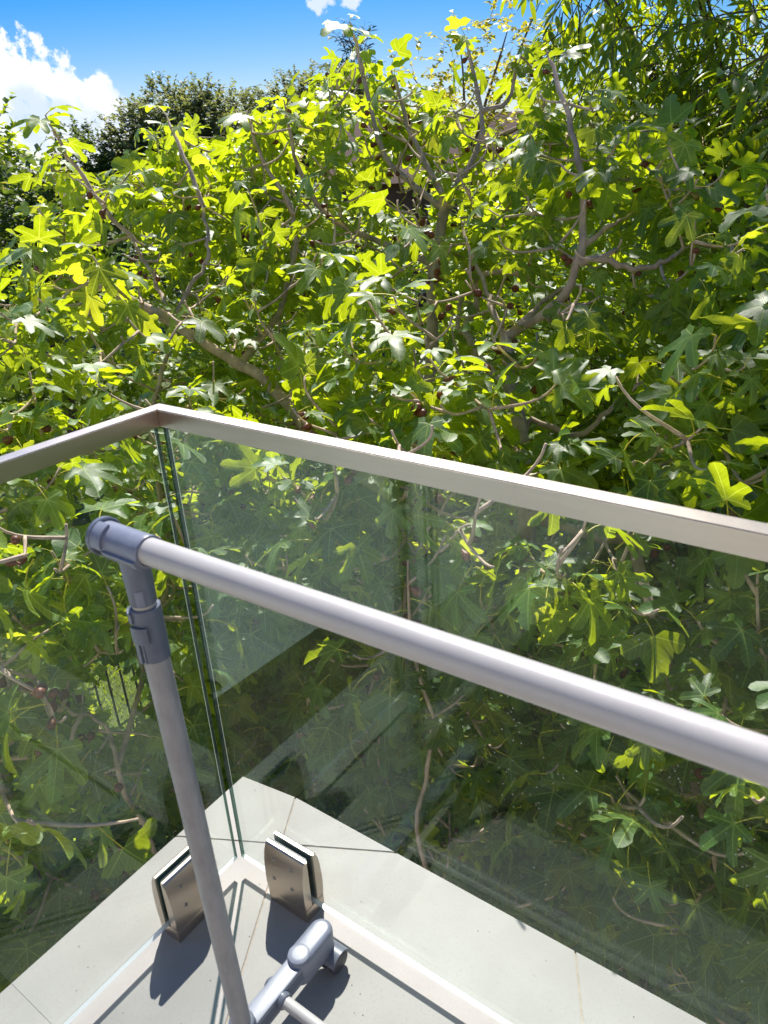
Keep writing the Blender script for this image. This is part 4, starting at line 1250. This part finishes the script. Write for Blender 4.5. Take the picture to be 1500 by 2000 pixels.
broad_tree('garden_tree', 'sunlit yellow green tree at the left edge beneath the cloud', 'tree', (-12.6, 6.6, GZ), (-12.6, 6.6, 0.2),
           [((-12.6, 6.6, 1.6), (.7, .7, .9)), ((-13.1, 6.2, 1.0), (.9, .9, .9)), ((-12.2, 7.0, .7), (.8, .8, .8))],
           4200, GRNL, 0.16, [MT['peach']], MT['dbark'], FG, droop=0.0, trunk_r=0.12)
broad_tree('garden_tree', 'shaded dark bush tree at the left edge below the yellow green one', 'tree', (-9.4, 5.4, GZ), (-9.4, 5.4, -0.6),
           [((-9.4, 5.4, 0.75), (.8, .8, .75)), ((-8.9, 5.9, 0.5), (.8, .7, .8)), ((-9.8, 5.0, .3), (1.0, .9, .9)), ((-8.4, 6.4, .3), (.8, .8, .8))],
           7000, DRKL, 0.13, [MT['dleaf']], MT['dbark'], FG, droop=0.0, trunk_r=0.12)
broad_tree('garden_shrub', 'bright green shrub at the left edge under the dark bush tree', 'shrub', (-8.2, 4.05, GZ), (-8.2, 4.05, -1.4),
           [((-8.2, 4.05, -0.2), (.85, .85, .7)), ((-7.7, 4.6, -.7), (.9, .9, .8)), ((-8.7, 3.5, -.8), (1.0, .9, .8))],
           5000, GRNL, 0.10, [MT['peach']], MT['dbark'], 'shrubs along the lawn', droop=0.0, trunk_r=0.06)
for (x, y, zt, rr, lab) in ((-6.5, 7.5, 0.9, 1.3, 'wide green shrub behind the left fig limb'), (-3.6, 7.4, 0.9, 1.2, 'green shrub behind the tall fig shoots'),
                            (-1.4, 6.6, 1.2, 1.1, 'far green shrub beside the yellow leaved thin tree'), (-8.8, 9.8, 1.2, 1.5, 'far green shrub behind the leaning fig limb'),
                            (-6.3, 5.5, 0.55, 1.2, 'round green shrub on the lawn just left of the rail corner'), (0.5, 3.7, 0.5, 0.9, 'low green shrub between the forked fig trunk and the drooping tree'),
                            (1.5, 3.5, 0.4, 0.9, 'low green shrub at the right edge under the drooping tree'), (-0.9, 4.4, 0.8, 0.9, 'low green shrub directly behind the forked fig trunk')):
    broad_tree('garden_shrub', lab, 'shrub', (x, y, GZ), (x, y, GZ + 1.2),
               [((x, y, zt - rr * .6), (rr, rr, rr * .7)), ((x - rr * .5, y + .3, zt - rr * 1.3), (rr, rr, rr)), ((x + rr * .6, y - .2, zt - rr * 1.6), (rr, rr, rr))],
               5200, GRNL, 0.12, [MT['peach']], MT['dbark'], 'shrubs along the lawn', droop=0.0, trunk_r=0.06)
# brick house glimpsed behind the leaves
broad_tree('reflection_shrub', 'tall dark evergreen shrub added beside the right end of the terrace, out of view, to darken reflections', 'shrub', (4.6, 1.8, GZ), (4.6, 1.8, -0.5),
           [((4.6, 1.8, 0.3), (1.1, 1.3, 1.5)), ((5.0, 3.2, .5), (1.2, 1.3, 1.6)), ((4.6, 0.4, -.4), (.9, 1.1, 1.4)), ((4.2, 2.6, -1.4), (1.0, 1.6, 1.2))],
           7000, DRKL, 0.14, [MT['dleaf']], MT['dbark'], 'shrubs along the lawn', droop=0.0, trunk_r=0.08)  # shrub added out of view to darken the left rail's reflection
bh = Matrix.Translation((-9.6, 16.6, GZ)) @ Matrix.Rotation(R(28), 4, 'Z')
b2 = empty('brick_house', (-9.6, 16.6, GZ), 'red brick house with a clay roof glimpsed between the upper fig leaves', 'house')
box('wall', (-2.2, -1.5, 0), (2.2, 2.0, 3.6), MT['brick'], b2, bev=0.01, rot=bh)
def roof_mesh():
    v = [(-2.5, -1.8, 3.6), (2.5, -1.8, 3.6), (2.5, 2.3, 3.6), (-2.5, 2.3, 3.6), (-2.5, .25, 5.0), (2.5, .25, 5.0)]
    return mesh('roof', [bh @ Vector(p) for p in v], [(0, 1, 5, 4), (2, 3, 4, 5), (0, 4, 3), (1, 2, 5), (0, 3, 2, 1)], MT['roof'])
obj('roof', roof_mesh(), b2)
for x in (-1.2, 0.9):
    wn = box('window', (x - .45, -1.53, 1.7), (x + .45, -1.46, 2.9), MT['frame'], b2, bev=.004, rot=bh)
    bm = box_bm((x - .39, -1.545, 1.76), (x + .39, -1.52, 2.84)); bmesh.ops.transform(bm, matrix=bh, verts=bm.verts)
    obj('pane', from_bm('pane', bm, MT['pane']), wn)

# ------------------------------------------------------------------ fence and lawn below the left pane
fx = -3.35
fence = empty('garden_fence', (fx, 1.2, GZ), 'black iron picket fence along the lawn glimpsed left of the rack leg', 'fence')
barme = None
for i in range(48):
    y = -1.2 + i * 0.105
    v, f = tube_vf([(0, 0, 0.05), (0, 0, 1.15)], [0.009, 0.009], 6)
    if barme is None: barme = mesh('bar', v, f, MT['iron'], smooth=False)
    o = bpy.data.objects.new('bar', barme); COL.objects.link(o); o.parent = fence; o.location = Vector((fx, y, GZ)) - fence.location
for z in (0.12, 1.05):
    box('fence_rail', (fx - .012, -1.3, GZ + z), (fx + .012, 3.9, GZ + z + .025), MT['iron'], fence, bev=.002)
gv, gf, gr = [], [], []
for i in range(26000):
    x = rng.uniform(-6.8, -2.92); y = rng.uniform(0.2, 4.4)
    a = rng.uniform(0, 6.28); hh = rng.uniform(0.03, 0.075); ww = 0.0045
    b = len(gv)
    gv += [(x - ww * math.cos(a), y - ww * math.sin(a), GZ), (x + ww * math.cos(a), y + ww * math.sin(a), GZ), (x + rng.normal(0, .02), y + rng.normal(0, .02), GZ + hh)]
    gf.append((b, b + 1, b + 2)); gr += [rng.random()] * 3
gm = mesh('grass', gv, gf, MT['grass'])
at = gm.attributes.new('rnd', 'FLOAT', 'POINT'); at.data.foreach_set('value', np.array(gr, dtype=np.float32))
tag(obj('grass', gm), 'short sunlit lawn grass below the left pane', 'grass', kind='stuff')

# litter on the tiles
V, F = [], []
for i in range(150):
    x, y = (rng.uniform(-0.16, 0.95), rng.uniform(-0.4, 0.19))
    r = rng.uniform(0.0004, 0.0013); b = len(V); z = 0.0003
    V += [(x - r, y - r * .6, z), (x + r, y - r * .5, z), (x + r * .2, y + r, z), (x, y, z + r)]
    F += [(b, b + 1, b + 3), (b + 1, b + 2, b + 3), (b + 2, b, b + 3)]
tag(obj('grit', mesh('grit', V, F, MT['twig'])), 'dark specks of grit scattered over the tiles', 'grit', kind='stuff')
